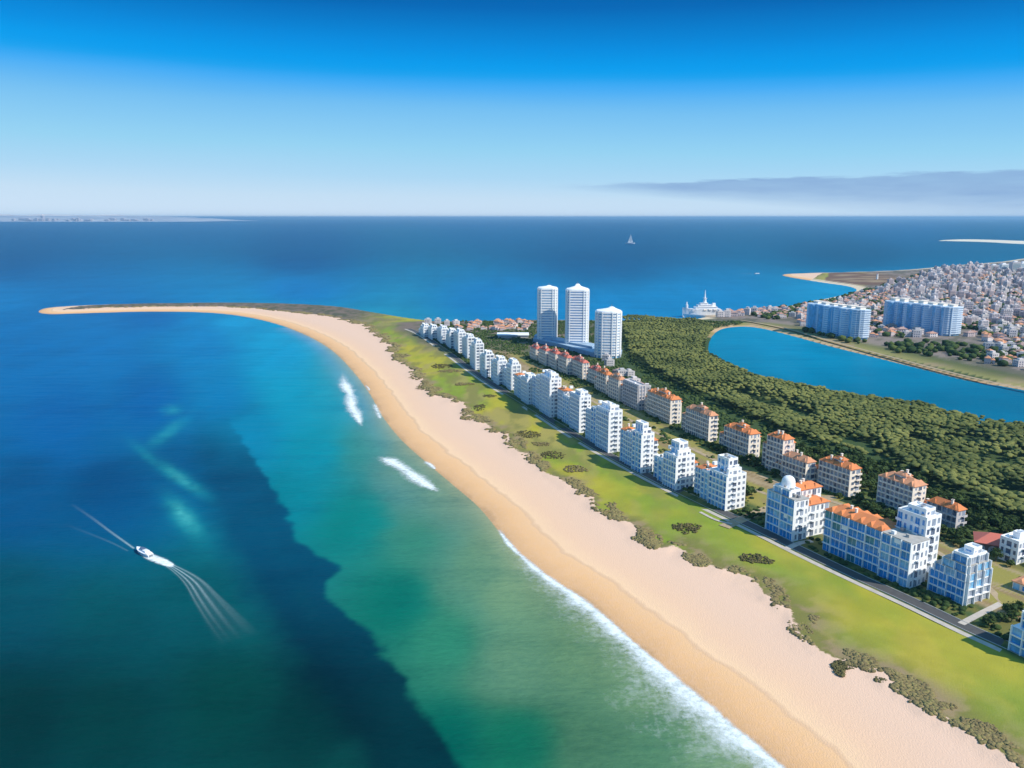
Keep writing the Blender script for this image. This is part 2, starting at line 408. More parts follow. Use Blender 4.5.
farsand = ((1-sstep(14, 30, s_land))*(wy > 1180)*(wx > 250))[:, None]
col = mx(col, np.array([.72, .58, .42]), farsand)
g_in = s_grn.copy()
m, nt, nn, ll, b = new_mat('beach_and_turf')
dS = attr(nt, 'shore'); dG = attr(nt, 'green'); tint = attr(nt, 'tint', 'Color')
big = noise(nt, .05, 5, .55, coord='World'); fine = noise(nt, .6, 6, .65, coord='World'); vf = noise(nt, 4.0, 5, .7, coord='World')
dSn = mth(nt, 'ADD', dS, mth(nt, 'MULTIPLY', mth(nt, 'SUBTRACT', big, .5), 9.0))
rp = nn.new('ShaderNodeValToRGB'); ll.new(mth(nt, 'DIVIDE', dSn, 50.0, clamp=True), rp.inputs[0])
st = [(0, (.50, .30, .15)), (.05, (.66, .385, .19)), (.20, (.77, .45, .22)), (.335, (.78, .48, .255)), (.352, (.68, .43, .25)), (.372, (.70, .46, .28)), (.40, (.84, .56, .34)), (.56, (.78, .51, .335)), (.8, (.74, .50, .355)), (1, (.74, .505, .37))]
e = rp.color_ramp
while len(e.elements) > 1: e.elements.remove(e.elements[-1])
for i, (p_, c_) in enumerate(st):
    q = e.elements[0] if i == 0 else e.elements.new(p_)
    q.position = p_; q.color = (*c_, 1)
sc = mixc_(nt, mth(nt, 'MULTIPLY', mth(nt, 'SUBTRACT', fine, .45, clamp=True), 1.2, clamp=True), rp.outputs[0], (.74, .48, .34))
gsc = mixc_(nt, mth(nt, 'MULTIPLY', mth(nt, 'SUBTRACT', vf, .42, clamp=True), 2.2, clamp=True), tint, mixc_(nt, 1.0, tint, (.55, .6, .5), 'MULTIPLY'))
gm = mth(nt, 'ADD', mth(nt, 'MULTIPLY', mth(nt, 'ADD', dG, mth(nt, 'MULTIPLY', mth(nt, 'SUBTRACT', fine, .5), 5.0)), .9), .5, clamp=True)
ll.new(mixc_(nt, gm, sc, gsc), b.inputs['Base Color']); b.inputs['Roughness'].default_value = .9; b.inputs['Specular IOR Level'].default_value = .15
# foot-printed, wind-rippled sand
wv = nn.new('ShaderNodeTexWave'); wv.inputs['Scale'].default_value = .32; wv.inputs['Distortion'].default_value = 16; wv.inputs['Detail'].default_value = 3; wv.inputs['Detail Scale'].default_value = 1.2
ll.new(nn.new('ShaderNodeNewGeometry').outputs['Position'], wv.inputs['Vector'])
hh = mth(nt, 'ADD', mth(nt, 'MULTIPLY', wv.outputs[1], .35), mth(nt, 'ADD', fine, mth(nt, 'MULTIPLY', vf, .5)))
bump(nt, b, hh, .28, .3)
M_GROUND = m
fsel = (s_eff[quads].max(1) > -25) & (pts[quads[:, 0], 1] < 4500)
terrain = submesh('ground', fsel, h, M_GROUND, {'shore': s_land, 'green': g_in, 'tint': col})
tag(terrain, kind='structure')

# ------------------------------------------------------------ sea and lagoon
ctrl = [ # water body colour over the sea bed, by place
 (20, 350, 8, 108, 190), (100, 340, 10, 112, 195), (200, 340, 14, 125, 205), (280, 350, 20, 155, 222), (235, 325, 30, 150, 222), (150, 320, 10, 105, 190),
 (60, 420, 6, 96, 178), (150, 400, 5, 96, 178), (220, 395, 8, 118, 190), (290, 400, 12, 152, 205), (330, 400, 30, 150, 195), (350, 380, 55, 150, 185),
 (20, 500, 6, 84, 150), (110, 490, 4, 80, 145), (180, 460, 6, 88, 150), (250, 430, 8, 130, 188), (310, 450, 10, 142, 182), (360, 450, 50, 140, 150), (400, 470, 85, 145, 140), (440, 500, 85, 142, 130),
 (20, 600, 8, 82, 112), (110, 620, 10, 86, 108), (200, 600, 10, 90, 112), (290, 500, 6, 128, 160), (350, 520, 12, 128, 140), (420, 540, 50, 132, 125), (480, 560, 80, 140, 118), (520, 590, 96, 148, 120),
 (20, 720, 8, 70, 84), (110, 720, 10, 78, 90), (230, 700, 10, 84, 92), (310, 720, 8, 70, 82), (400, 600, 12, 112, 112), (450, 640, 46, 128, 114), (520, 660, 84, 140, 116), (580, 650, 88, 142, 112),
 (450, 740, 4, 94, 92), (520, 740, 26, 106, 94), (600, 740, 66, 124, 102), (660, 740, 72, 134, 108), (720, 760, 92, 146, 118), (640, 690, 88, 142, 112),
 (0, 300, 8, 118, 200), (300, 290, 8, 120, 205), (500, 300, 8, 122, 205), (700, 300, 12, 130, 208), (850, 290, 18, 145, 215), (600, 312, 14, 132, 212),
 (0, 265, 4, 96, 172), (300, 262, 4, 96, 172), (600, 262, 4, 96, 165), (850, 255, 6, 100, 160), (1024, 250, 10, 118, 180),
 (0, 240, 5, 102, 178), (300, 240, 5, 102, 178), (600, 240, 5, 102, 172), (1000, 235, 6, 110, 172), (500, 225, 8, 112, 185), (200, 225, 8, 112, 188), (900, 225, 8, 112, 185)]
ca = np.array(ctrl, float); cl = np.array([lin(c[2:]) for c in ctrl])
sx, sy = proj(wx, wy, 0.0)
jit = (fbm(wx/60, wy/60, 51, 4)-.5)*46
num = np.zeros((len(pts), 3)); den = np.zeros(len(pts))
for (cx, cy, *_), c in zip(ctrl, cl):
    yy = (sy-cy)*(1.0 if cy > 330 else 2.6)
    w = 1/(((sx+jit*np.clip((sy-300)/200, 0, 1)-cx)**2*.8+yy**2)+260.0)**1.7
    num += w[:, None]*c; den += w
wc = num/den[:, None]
# dark weed bed on the sea floor
weed_px = [(214, 396), (238, 432), (262, 470), (288, 512), (302, 545), (338, 566), (326, 592), (352, 616), (388, 652), (412, 690), (440, 735), (462, 772), (520, 860), (360, 860), (332, 768), (318, 735), (292, 700), (262, 655), (238, 600), (205, 540), (185, 470), (195, 410)]
WEED = P(*smooth(weed_px, 5).T)
sw = np.full(len(pts), -500.0); nsel = pts[:, 1] < 900; sw[nsel] = sdist(pts[nsel], WEED)
sw = sw + (fbm(wx/12, wy/12, 61, 5)-.5)*9
leftsoft = sstep(-5, 16, sw)
sharp = sstep(-1.5, 2.5, sw)
side = sstep(-22, 22, (sx - (222+(sy-470)*.56)))          # east edge is crisp, west edge fades out
wk = np.clip(mx(leftsoft, sharp, side), 0, 1)*sstep(395, 480, sy)
weedc = mx(np.array(lin((4, 74, 122))), np.array(lin((3, 44, 64))), sstep(500, 740, sy)[:, None])
wc = mx(wc, weedc, (wk*.93)[:, None])
shoal = np.zeros(len(pts))
for (x_, y_, ang, L, w_, a_) in [(180, 478, 33, 26, 6, .55), (184, 517, 50, 22, 9, .6), (168, 432, -38, 24, 6, .28), (172, 410, 0, 10, 5, .3), (150, 458, 40, 22, 5, .25)]:
    ca_, sa_ = cos(radians(ang)), sin(radians(ang))
    u = (sx-x_)*ca_+(sy-y_)*sa_; v = -(sx-x_)*sa_+(sy-y_)*ca_
    shoal = np.maximum(shoal, a_*np.exp(-(u/L)**2-(v/w_)**2)*(.5+.9*fbm(sx/6, sy/3, 70, 3)))
wc = mx(wc, np.array(lin((70, 190, 205))), np.clip(shoal, 0, 1)[:, None])
# milky sand-laden water against the beach
milk = np.exp(-np.maximum(-s_land, 0)/9.0)*(wy < 1100)*(s_land < 3)
wc = mx(wc, np.array(lin((165, 180, 150))), (milk*.55)[:, None])
wc = wc*(.90+.20*fbm(wx/30, wy/200, 81, 3))[:, None]
wc *= (1-.30*sstep(1300, 3500, wy))[:, None]
wc = wc*(.92+.16*fbm(wx/14, wy/22, 82, 5))[:, None]
m, nt, nn, ll, b = new_mat('sea_water')
tint = attr(nt, 'tint', 'Color')
pos = nn.new('ShaderNodeNewGeometry').outputs['Position']
w1 = noise(nt, .22, 5, .62, mscale=(1, 1.9, 1), vec=pos); w2 = noise(nt, .035, 4, .6, mscale=(.6, 2.2, 1), vec=pos); w3 = noise(nt, .006, 3, .5, mscale=(.35, 2.5, 1), vec=pos)
hs = mth(nt, 'ADD', w1, mth(nt, 'MULTIPLY', w2, 2.0))
f = mth(nt, 'MULTIPLY', mth(nt, 'ADD', mth(nt, 'SUBTRACT', w1, .5), mth(nt, 'ADD', mth(nt, 'SUBTRACT', w2, .5), mth(nt, 'SUBTRACT', w3, .5))), 1.5)
cc_ = mixc_(nt, mth(nt, 'ADD', f, .12, clamp=True), tint, mixc_(nt, 1.0, tint, (.55, .72, .80), 'MULTIPLY'))
ll.new(cc_, b.inputs['Base Color'])
b.inputs['Roughness'].default_value = .32; b.inputs['Specular IOR Level'].default_value = .008; b.inputs['IOR'].default_value = 1.33
bump(nt, b, hs, .5, 1.1)
M_SEA = m
land_in = s_eff[quads].min(1) > 12
is_lag = (s_lag[quads].max(1) > -14) & (s_land[quads].min(1) > 8)
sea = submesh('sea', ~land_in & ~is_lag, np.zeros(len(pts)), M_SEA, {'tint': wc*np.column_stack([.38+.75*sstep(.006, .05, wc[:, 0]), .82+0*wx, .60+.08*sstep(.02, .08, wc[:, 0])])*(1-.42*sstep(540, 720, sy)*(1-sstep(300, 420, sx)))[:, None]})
tag(sea, kind='structure')
lc = (.80+.36*fbm(wx/60, wy/130, 99, 4))[:, None]*mx(np.array(lin((12, 128, 205))), np.array(lin((6, 104, 172))), sstep(340, 410, sy)[:, None])*np.ones((len(pts), 1))
lag = submesh('lagoon', is_lag & ~land_in, np.zeros(len(pts)), M_SEA, {'tint': lc*np.array([.35, 1.05, .62])})
tag(lag, kind='structure')

def strip(name, line, w, z, mat, kind='structure'):
    L_ = offs(line, w/2); R_ = offs(line, -w/2); n = len(line)
    zz = np.full(n, z) if np.isscalar(z) else z
    v = np.vstack([np.column_stack([L_, zz]), np.column_stack([R_, zz])])
    q = np.array([(i, i+1, n+i+1, n+i) for i in range(n-1)])
    o = bpy.data.objects.new(name, np_mesh(name, v, q, mat, False)); C.objects.link(o); tag(o, kind=kind); return o
# ------------------------------------------------------------ roads and paths
Z0 = 3.0
m, nt, nn, ll, b = new_mat('asphalt'); n_ = noise(nt, .5, 5, .6, coord='World')
ll.new(mixc_(nt, n_, (.045, .045, .05), (.10, .095, .09)), b.inputs['Base Color']); b.inputs['Roughness'].default_value = .9
M_ASPH = m
M_PATH = simple('pale_paving', (.50, .44, .38), .85, .1, .3)
M_KERB = simple('kerb_stone', (.40, .38, .35), .85, .08, .6)
M_DIRT = simple('sandy_track', (.40, .30, .19), .9, .12, .3)
M_PAINT = simple('road_paint', (.75, .75, .72), .7, .05, .6)
rl = ROAD[:]
strip('promenade_path', offs(rl, 0.0), 2.6, Z0+.06, M_PATH)
strip('coast_road', offs(rl, 5.6), 5.4, Z0+.05, M_ASPH)
for d_ in (2.7, 8.5):
    a1 = offs(rl, d_-.15); a2 = offs(rl, d_+.15); n = len(rl)
    v = np.vstack([np.column_stack([a, np.full(n, z)]) for a, z in ((a1, Z0-.3), (a1, Z0+.17), (a2, Z0+.17), (a2, Z0-.3))])
    q = [(k*n+i, k*n+i+1, (k+1)*n+i+1, (k+1)*n+i) for k in range(3) for i in range(n-1)]
    o = bpy.data.objects.new('kerb', np_mesh('kerb', v, np.array(q), M_KERB, False)); C.objects.link(o); tag(o, kind='structure')
def pxline(pts_, n=5): return P(*smooth(pts_, n, False).T, Z0)
for nm, pl, w_, mt in [('side_street', [(724, 527), (745, 518), (770, 508), (800, 500), (835, 497)], 6, M_DIRT), ('garden_path', [(961, 624), (982, 613), (1004, 602)], 2.6, M_PATH),
        ('garden_path', [(700, 512), (716, 520), (732, 524)], 1.8, M_PATH), ('garden_path', [(786, 549), (800, 543), (812, 541)], 3.2, M_PATH), ('inner_track', [(1003, 603), (985, 585), (950, 560), (930, 548)], 3, M_DIRT),
        ('inner_track', [(745, 486), (775, 497), (800, 503)], 3.0, M_DIRT), ('inner_track', [(735, 470), (690, 448), (650, 430), (600, 405), (560, 385), (500, 362), (455, 341)], 3.2, M_DIRT),
        ('inner_track', [(760, 476), (800, 490), (870, 515)], 2.8, M_DIRT), ('lagoon_track', [(1060, 396), (970, 377), (880, 354), (820, 338), (780, 327), (740, 320)], 4, M_DIRT)]:
    strip(nm, pxline(pl), w_, Z0+.08+random.random()*.04, mt)

# ------------------------------------------------------------ apartment blocks
def road_dir(x, y, line=ROAD):
    i = int(np.argmin((line[:, 0]-x)**2+(line[:, 1]-y)**2)); i = min(max(i, 2), len(line)-3)
    t = line[i+2]-line[i-2]; t = t/np.linalg.norm(t); return t
def calib(cx, by, ty, lx, rx, z0=Z0, yaw_add=0.0):
    g = P(cx, by, z0); u = road_dir(*g)
    a = atan2(u[1], u[0])+yaw_add; u = np.array([cos(a), sin(a)]); v = np.array([u[1], -u[0]])
    def solve(d, tx_):
        k = (tx_-512)/800.0                       # gx+L dx = k*((gy+L dy)*cP-(z0-H)*sP)
        den_ = d[0]-k*d[1]*cP
        return (k*(g[1]*cP-(z0-H)*sP)-g[0])/den_
    L = solve(u, lx); W_ = solve(v, rx)
    b_ = (384-ty)/800.0                           # gy*sP+(z-H)*cP = b*(gy*cP-(z-H)*sP)
    zt = H+(b_*g[1]*cP-g[1]*sP)/(cP+b_*sP)
    return g, a, L, W_, zt-z0
UNIT = {}
def unit_box(name, mat):
    k = (name, mat.name)
    if k not in UNIT:
        mb = MB(); mb.box(0, 1, 0, 1, 0, 1); UNIT[k] = mb.mesh(name, mat)
    return UNIT[k]
def uobj(name, mat, root, x0, x1, y0, y1, z0, z1, parent=None):
    o = bpy.data.objects.new(name, unit_box(name, mat)); C.objects.link(o); o.parent = parent or root
    o.location = (x0, y0, z0); o.scale = (x1-x0, y1-y0, z1-z0); return o
def face_map(face, W_, L, ox, oy):
    if face == 'sea': return lambda s0, s1, o0, o1, z0, z1: (ox-o1, ox-o0, oy+s0, oy+s1, z0, z1)
    if face == 'end': return lambda s0, s1, o0, o1, z0, z1: (ox+s0, ox+s1, oy-o1, oy-o0, z0, z1)
    if face == 'land': return lambda s0, s1, o0, o1, z0, z1: (ox+W_+o0, ox+W_+o1, oy+s0, oy+s1, z0, z1)
    return lambda s0, s1, o0, o1, z0, z1: (ox+s0, ox+s1, oy+L+o0, oy+L+o1, z0, z1)
def facade(bd, face, W_, L, ox, oy, z0, floors, fh, style, glasses, railm, wincount):
    """adds balconies to bd['bal'][floor], piers to bd['pier'], windows to bd['win'] (list of boxes)"""
    f = face_map(face, W_, L, ox, oy); ln = L if face in ('sea', 'land') else W_
    if ln < 1.5: return
    if not wincount:      # far away: one window ribbon and one balcony ribbon per storey
        for k in range(floors):
            zb = z0+k*fh
            bd['win'].append((f(.5, ln-.5, -.05, .05, zb+.7, zb+fh-.45), random.choice(glasses), face))
            if k > 0 and face in ('sea', 'end') and style != 'punched': bd['balc'].append((f, (.2, ln-.2, .003, .8), zb, fh*.3))
        if style != 'glass':
            nb = max(2, int(round(ln/3.4)))
            for i in range(nb+1):
                s = min(max(i*ln/nb, .35), ln-.35); bd['pier'].append(f(s-.35, s+.35, .003, .82 if style != 'punched' else .35, z0, z0+floors*fh-.02))
        return
    bay = {'glass': 4.4, 'punched': 2.9, 'grid': 2.5, 'slot': 3.2}[style]; nb = max(1, int(round(ln/bay))); bay = ln/nb
    for k in range(floors):
        zb = z0+k*fh
        if style == 'glass':
            if k > 0:
                bd['balc'].append((f, (0.02, ln-.02, .003, .8), zb, .34))
            for i in range(nb):
                bd['win'].append((f(i*bay+.1, (i+1)*bay-.1, -.05, .06, zb+.2, zb+fh-.2), random.choice(glasses), face))
                if random.random() < .10 and k > 0:   # drawn blinds
                    bd['blind'].append(f(i*bay+.3, i*bay+bay*random.uniform(.45, .9), .065, .10, zb+fh*.45, zb+fh-.38))
        elif style == 'punched':
            for i in range(nb):
                q = i % 3 != 1
                if q or nb == 1:
                    bd['win'].append((f(i*bay+.8, (i+1)*bay-.8, -.05, .04, zb+.9, zb+fh-.65), random.choice(glasses), face))
                else:
                    bd['win'].append((f(i*bay+.3, (i+1)*bay-.3, -.05, .04, zb+.3, zb+fh-.5), random.choice(glasses), face))
                    if k > 0:
                        bd['balc'].append((f, (i*bay+.1, (i+1)*bay-.1, .003, 1.2), zb, 1.0))
        else:
            for i in range(nb):
                bd['win'].append((f(i*bay+.24, (i+1)*bay-.24, -.05, .04, zb+.45, zb+fh-.4), random.choice(glasses), face))
            if k > 0:
                for i in range(nb):
                    if (i+(1 if style == 'grid' else 0)) % 2 == 0 or style == 'grid':
                        bd['balc'].append((f, (i*bay+.15, (i+1)*bay-.15, .003, .75), zb, .75))
    hgt = floors*fh
    if style == 'glass':
        step = 2 if nb > 3 else 1
        for i in range(0, nb+1, step):
            s = min(max(i*bay, .2), ln-.2); bd['pier'].append(f(s-.16, s+.16, .003, .9, z0, z0+hgt+.3))
    elif style in ('grid', 'slot'):
        for i in range(0, nb+1):
            s = min(max(i*bay, .14), ln-.14); bd['pier'].append(f(s-.12, s+.12, .003, .84, z0, z0+hgt))
def apartment(name, label, cat, group, g, yaw, blocks, wallm, railm=None, roofm=None, wframe=False, maxwin=100, off=(0, 0)):
    """blocks: dicts in local metres: x,y,W,L,floors,fh,z,sea,end,roof,glasses ; local +x = inland, +y = along the road"""
    railm = railm or M_RAIL; roofm = roofm or M_TILE
    # anchor at the footprint centre of the first block
    b0 = blocks[0]; cx, cy = b0['x']+b0['W']/2, b0['y']+b0['L']/2
    u = np.array([cos(yaw), sin(yaw)]); v = np.array([u[1], -u[0]])
    base = g+v*cx+u*cy
    root = thing(name, label, cat, (base[0], base[1], Z0-.15), yaw-pi/2, group)
    wall = MB(); bd = {'balc': [], 'pier': [], 'win': [], 'blind': []}; roofs = []; tiled = []
    fix = lambda t: (t[0]-cx, t[1]-cx, t[2]-cy, t[3]-cy, t[4], t[5])
    for bk in blocks:
        x, y, w, l = bk['x'], bk['y'], bk['W'], bk['L']; fl = bk['floors']; fh = bk.get('fh', 3.0); z = bk.get('z', 0.0)
        hh_ = fl*fh; gl_ = bk.get('glasses', [G_BLUE, G_BLUE2, G_BLUE])
        e = bk.get('eps', 0)
        wall.box(x-cx+e, x+w-cx-e, y-cy+e, y+l-cy-e, z-.3 if z == 0 else z, z+hh_, True)
        for face in ('sea', 'end', 'land', 'far'):
            st_ = bk.get(face, 'punched' if face in ('land', 'far') else None)
            if st_: facade(bd, face, w, l, x, y, z, fl, fh, st_, gl_ if face in ('sea',) else bk.get('eglasses', [G_DARK, G_GREY, G_GREY]), railm, maxwin)
        rt = bk.get('roof', 'flat')
        if rt == 'hip': tiled.append((x-cx, x+w-cx, y-cy, y+l-cy, z+hh_, bk.get('rh', min(w, l)*.22)))
        elif rt == 'flat':   # parapet walls and a terrace slab
            t = .3
            for bx in ((x, x+w, y, y+t), (x, x+w, y+l-t, y+l), (x, x+t, y+t, y+l-t), (x+w-t, x+w, y+t, y+l-t)):
                wall.box(bx[0]-cx+e, bx[1]-cx-e, bx[2]-cy+e, bx[3]-cy-e, z+hh_, z+hh_+.8, False)
        elif rt == 'terrace': roofs.append((x-cx, x+w-cx, y-cy, y+l-cy, z+hh_))
    wall.build('wall', wallm, root)
    for bk in blocks:
        if bk.get('roof', 'flat') in ('flat', 'terrace') and bk['W']*bk['L'] > 45:
            for _ in range(3 if maxwin else 1):
                qx, qy = bk['x']-cx+random.uniform(1.2, bk['W']-2.8), bk['y']-cy+random.uniform(1.2, bk['L']-2.8); zt = bk.get('z', 0)+bk['floors']*bk.get('fh', 3.0)+(.36 if bk.get('roof') == 'terrace' else .004)
                uobj('roof_unit', random.choice([M_METAL, M_CONC, M_WHITE]), root, qx, qx+random.uniform(.8, 1.6), qy, qy+random.uniform(.8, 1.8), zt, zt+random.uniform(.7, 1.5))
    for q, tpl in enumerate(tiled):
        mb = MB(); x0, x1, y0, y1, z, rh = tpl; mb.hip(x0, x1, y0, y1, z+.003, rh)
        w, l = x1-x0, y1-y0
        nd = int(max(w, l)//5)
        for i in range(nd):        # cross hips break the ridge up
            if l >= w: a = y0+(i+.5)*l/nd; mb.hip(x0-.3, x0+w*.42, a-1.5, a+1.5, z+.01, rh*.75, .2, .2); mb.hip(x1-w*.42, x1+.3, a-1.4, a+1.4, z+.01, rh*.7, .2, .2)
            else: a = x0+(i+.5)*w/nd; mb.hip(a-1.5, a+1.5, y0-.3, y0+l*.42, z+.01, rh*.75, .2, .2); mb.hip(a-1.5, a+1.5, y1-l*.42, y1+.3, z+.01, rh*.75, .2, .2)
        ro = mb.build('roof', roofm, root)
        for i in range(2 if w*l > 60 else 1):
            px_, py_ = random.uniform(x0+w*.25, x1-w*.25), random.uniform(y0+l*.2, y1-l*.2)
            c_ = MB(); c_.box(px_-.45, px_+.45, py_-.45, py_+.45, z+rh*.3, z+rh+1.3); c_.box(px_-.6, px_+.6, py_-.6, py_+.6, z+rh+1.3, z+rh+1.5); c_.build('chimney', M_WARM, root, ).parent = ro
    for x0, x1, y0, y1, z in roofs:
        mb = MB(); mb.box(x0-.2, x1+.2, y0-.2, y1+.2, z+.003, z+.35); mb.build('roof_slab', M_CONC, root)
    nbal = 0
    for fm_, (s0, s1, o0, o1), zb, ph in bd['balc']:
        mb = MB()     # slab with an upstand, one connected profile swept along the face
        prof_ = [(o0, zb-.14), (o1, zb-.14), (o1, zb+ph), (o1-.1, zb+ph), (o1-.1, zb+.14), (o0, zb+.14)]
        def pt(s, o, z):
            t = fm_(s, s, o, o, z, z); return (t[0]-cx, t[2]-cy, z)
        mb.v = [pt(s0, o, z) for o, z in prof_]+[pt(s1, o, z) for o, z in prof_]
        mb.f = [(0, 1, 4, 5), (1, 2, 3, 4), (11, 10, 7, 6), (10, 9, 8, 7)]+[(k, (k+1) % 6, (k+1) % 6+6, k+6) for k in range(6)]; mb.m = [0]*len(mb.f)
        nbal += 1
        if nbal <= 100: mb.build('balcony', railm, root)
        else:
            if nbal == 101: restb = MB()
            n0 = len(restb.v); restb.v += mb.v; restb.f += [tuple(i+n0 for i in f) for f in mb.f]; restb.m += mb.m
    if nbal > 100: tag(restb.build('balcony', railm, root), kind='stuff')
    for t in bd['pier'][:100]: uobj('pier', railm, root, *fix(t))
    for t in bd['blind'][:100]: uobj('blind', M_RAIL, root, *fix(t))
    order = {'sea': 0, 'end': 1, 'far': 2, 'land': 3}
    wins = sorted(bd['win'], key=lambda w: order[w[2]])
    wl_ = maxwin or 100
    if True:
        for t, gm_, fc in wins[:wl_]:
            q = fix(t); o = uobj('window', gm_, root, *q)
            if wframe:
                mb = MB(); x0, x1, y0, y1, z0, z1 = 0, 1, 0, 1, 0, 1
                o2 = bpy.data.objects.new('window_frame', frame_mesh(fc)); C.objects.link(o2); o2.parent = o
    rest = wins[wl_:] if len(wins) > 100 else []
    for t, gm_, fc in (wins[wl_:] if len(wins) <= 100 else []): uobj('window', gm_, root, *fix(t))
    if rest:
        mb = MB(); ms = []
        for t, gm_, fc in rest:
            if gm_ not in ms: ms.append(gm_)
            mb.mi = ms.index(gm_); mb.box(*fix(t))
        o = mb.build('window', ms, root)
        tag(o, kind='stuff')
    return root
_fm = {}
def frame_mesh(face):
    k = 's' if face in ('sea', 'land') else 'e'
    if k not in _fm:
        mb = MB(); t = .022
        if k == 's':
            for a, b_, c_, d in ((0, 1, 0, t), (0, 1, 1-t, 1), (.485, .515, t, 1-t)): mb.box(-.35, .3, a, b_, c_, d) if a == 0 else mb.box(-.35, .3, a, b_, c_, d)
            mb.box(-.36, .29, 0, t, t, 1-t); mb.box(-.36, .29, 1-t, 1, t, 1-t)
        else:
            mb.box(0, 1, -.35, .3, 0, t); mb.box(0, 1, -.35, .3, 1-t, 1); mb.box(.485, .515, -.35, .3, t, 1-t); mb.box(0, t, -.36, .29, t, 1-t); mb.box(1-t, 1, -.36, .29, t, 1-t)
        _fm[k] = mb.mesh('window_frame', M_RAIL)
    return _fm[k]

G1 = 'white apartment blocks along the seafront road'
G2 = 'tile roofed apartment blocks of the second row'
FOOT = []          # footprints (centre, radius) kept clear of trees
def reg(g, yaw, W_, L):
    u = np.array([cos(yaw), sin(yaw)]); v = np.array([u[1], -u[0]])
    FOOT.append((g+v*W_/2+u*L/2, u, v, W_/2+1, L/2+1))
# --- nearest: glass fronted block beside the pale garden path
g, a, L, W_, hh_ = calib(964, 605.5, 548, 928, 987)
print('A', L, W_, hh_); reg(g, a, W_, L)
fh = 3.2
n_ = 6
bl = [dict(x=0, y=0, W=W_, L=L, floors=3, fh=fh, sea='glass', end='glass', roof=None, eglasses=[G_GREY, G_BLUE2, G_GREY])]
for i, (dl, dw, d0) in enumerate(((.12, .0, 0), (.30, .05, .3), (.52, .16, .9))):
    bl.append(dict(x=d0, y=d0, W=W_*(1-dw)-d0, L=L*(1-dl)-d0, z=(3+i)*fh, floors=1, fh=fh, sea='glass', end='glass', roof='terrace' if i < 2 else 'flat', eglasses=[G_GREY, G_BLUE2]))
bl.append(dict(x=W_*.35, y=L*.12, W=W_*.35, L=L*.26, z=6*fh, floors=1, fh=2.2, end='punched', sea='punched', roof='flat'))
apartment('apartment_block', 'stepped blue glazed block nearest the camera, with a pale garden path beside it', 'apartment block', G1, g, a, bl, M_WHITE, wframe=True)
# --- long orange-roofed complex with a tall white end block
g, a, L, W_, hh_ = calib(908, 589, 544, 878, 920)
g2, a2, L2, W2, h2 = calib(908, 589, 544, 820, 936)
print('B', L, W_, hh_, L2, W2)
reg(g, a, W2, L2); reg(g, a, W2+8, L)
n1_ = 5; fh = hh_/n1_
wingw = 12.5
bl = [dict(x=1.5, y=L+.0, W=wingw, L=L2-L, floors=n1_, fh=fh*.99, sea='glass', end=None, roof='hip', rh=2.2, glasses=[G_BLUE, G_BLUE, G_TEAL]),
      dict(x=0, y=0, W=10.5, L=L-.01, floors=n1_, fh=fh, sea='glass', end='punched', roof='terrace'),
      dict(x=10.51, y=2.0, W=9.5, L=L*.95, floors=n1_+2, fh=fh, sea='punched', end='punched', roof='flat', far='punched'),
      dict(x=12.4, y=3.9, W=6, L=L*.6, z=(n1_+2)*fh, floors=1, fh=2.6, sea='punched', end='punched', roof='flat'),
      dict(x=20.02, y=5, W=3.5, L=L*.6, floors=n1_, fh=fh, end='punched', roof='flat')]
apartment('apartment_complex', 'long blue glazed complex with an orange tile roof and a taller white end block', 'apartment complex', G1, g, a, bl, M_WHITE, wframe=True)
# --- block with a domed roof lantern and an orange-roofed rear wing
g, a, L, W_, hh_ = calib(793, 541.5, 501, 766, 806)
gg, aa, LL, WW, _ = calib(793, 541.5, 501, 766, 824)
print('C', L, W_, hh_, WW)
reg(g, a, WW, L)
n1_ = 5; fh = hh_/n1_
bl = [dict(x=0, y=0, W=W_, L=L, floors=n1_, fh=fh, sea='glass', end='punched', roof='terrace'),
      dict(x=1, y=L*.25, W=W_*.75, L=L*.6, z=n1_*fh+.1, floors=1, fh=2.8, sea='glass', end='punched', roof='flat'),
      dict(x=W_+.01, y=1.2, W=WW-W_+3, L=L*.5, floors=n1_-1, fh=fh, end='punched', roof='hip', rh=2.0),
      dict(x=W_+.01, y=L*.5+1.4, W=WW-W_+7, L=L*.42, floors=n1_, fh=fh, end='punched', roof='hip', rh=2.2)]
rC = apartment('apartment_block', 'white and blue glazed block crowned by a pale domed lantern, beside the side street', 'apartment block', G1, g, a, bl, M_WHITE, wframe=True)
mb = MB()
prof = [(3.3, 0), (3.1, 2.6), (2.8, 3.6), (2.3, 4.4), (1.5, 5.0), (.4, 5.3)]
for i in range(5):
    k = 20; p0 = [(prof[i][0]*cos(2*pi*t/k), prof[i][0]*sin(2*pi*t/k)) for t in range(k)]; p1 = [(prof[i+1][0]*cos(2*pi*t/k), prof[i+1][0]*sin(2*pi*t/k)) for t in range(k)]
    mb.prism(p0, prof[i][1], prof[i+1][1], top=p1)
mb.build('roof_lantern', M_WHITE, rC).location = (1.5, L*.12, n1_*fh+2.9+.1)

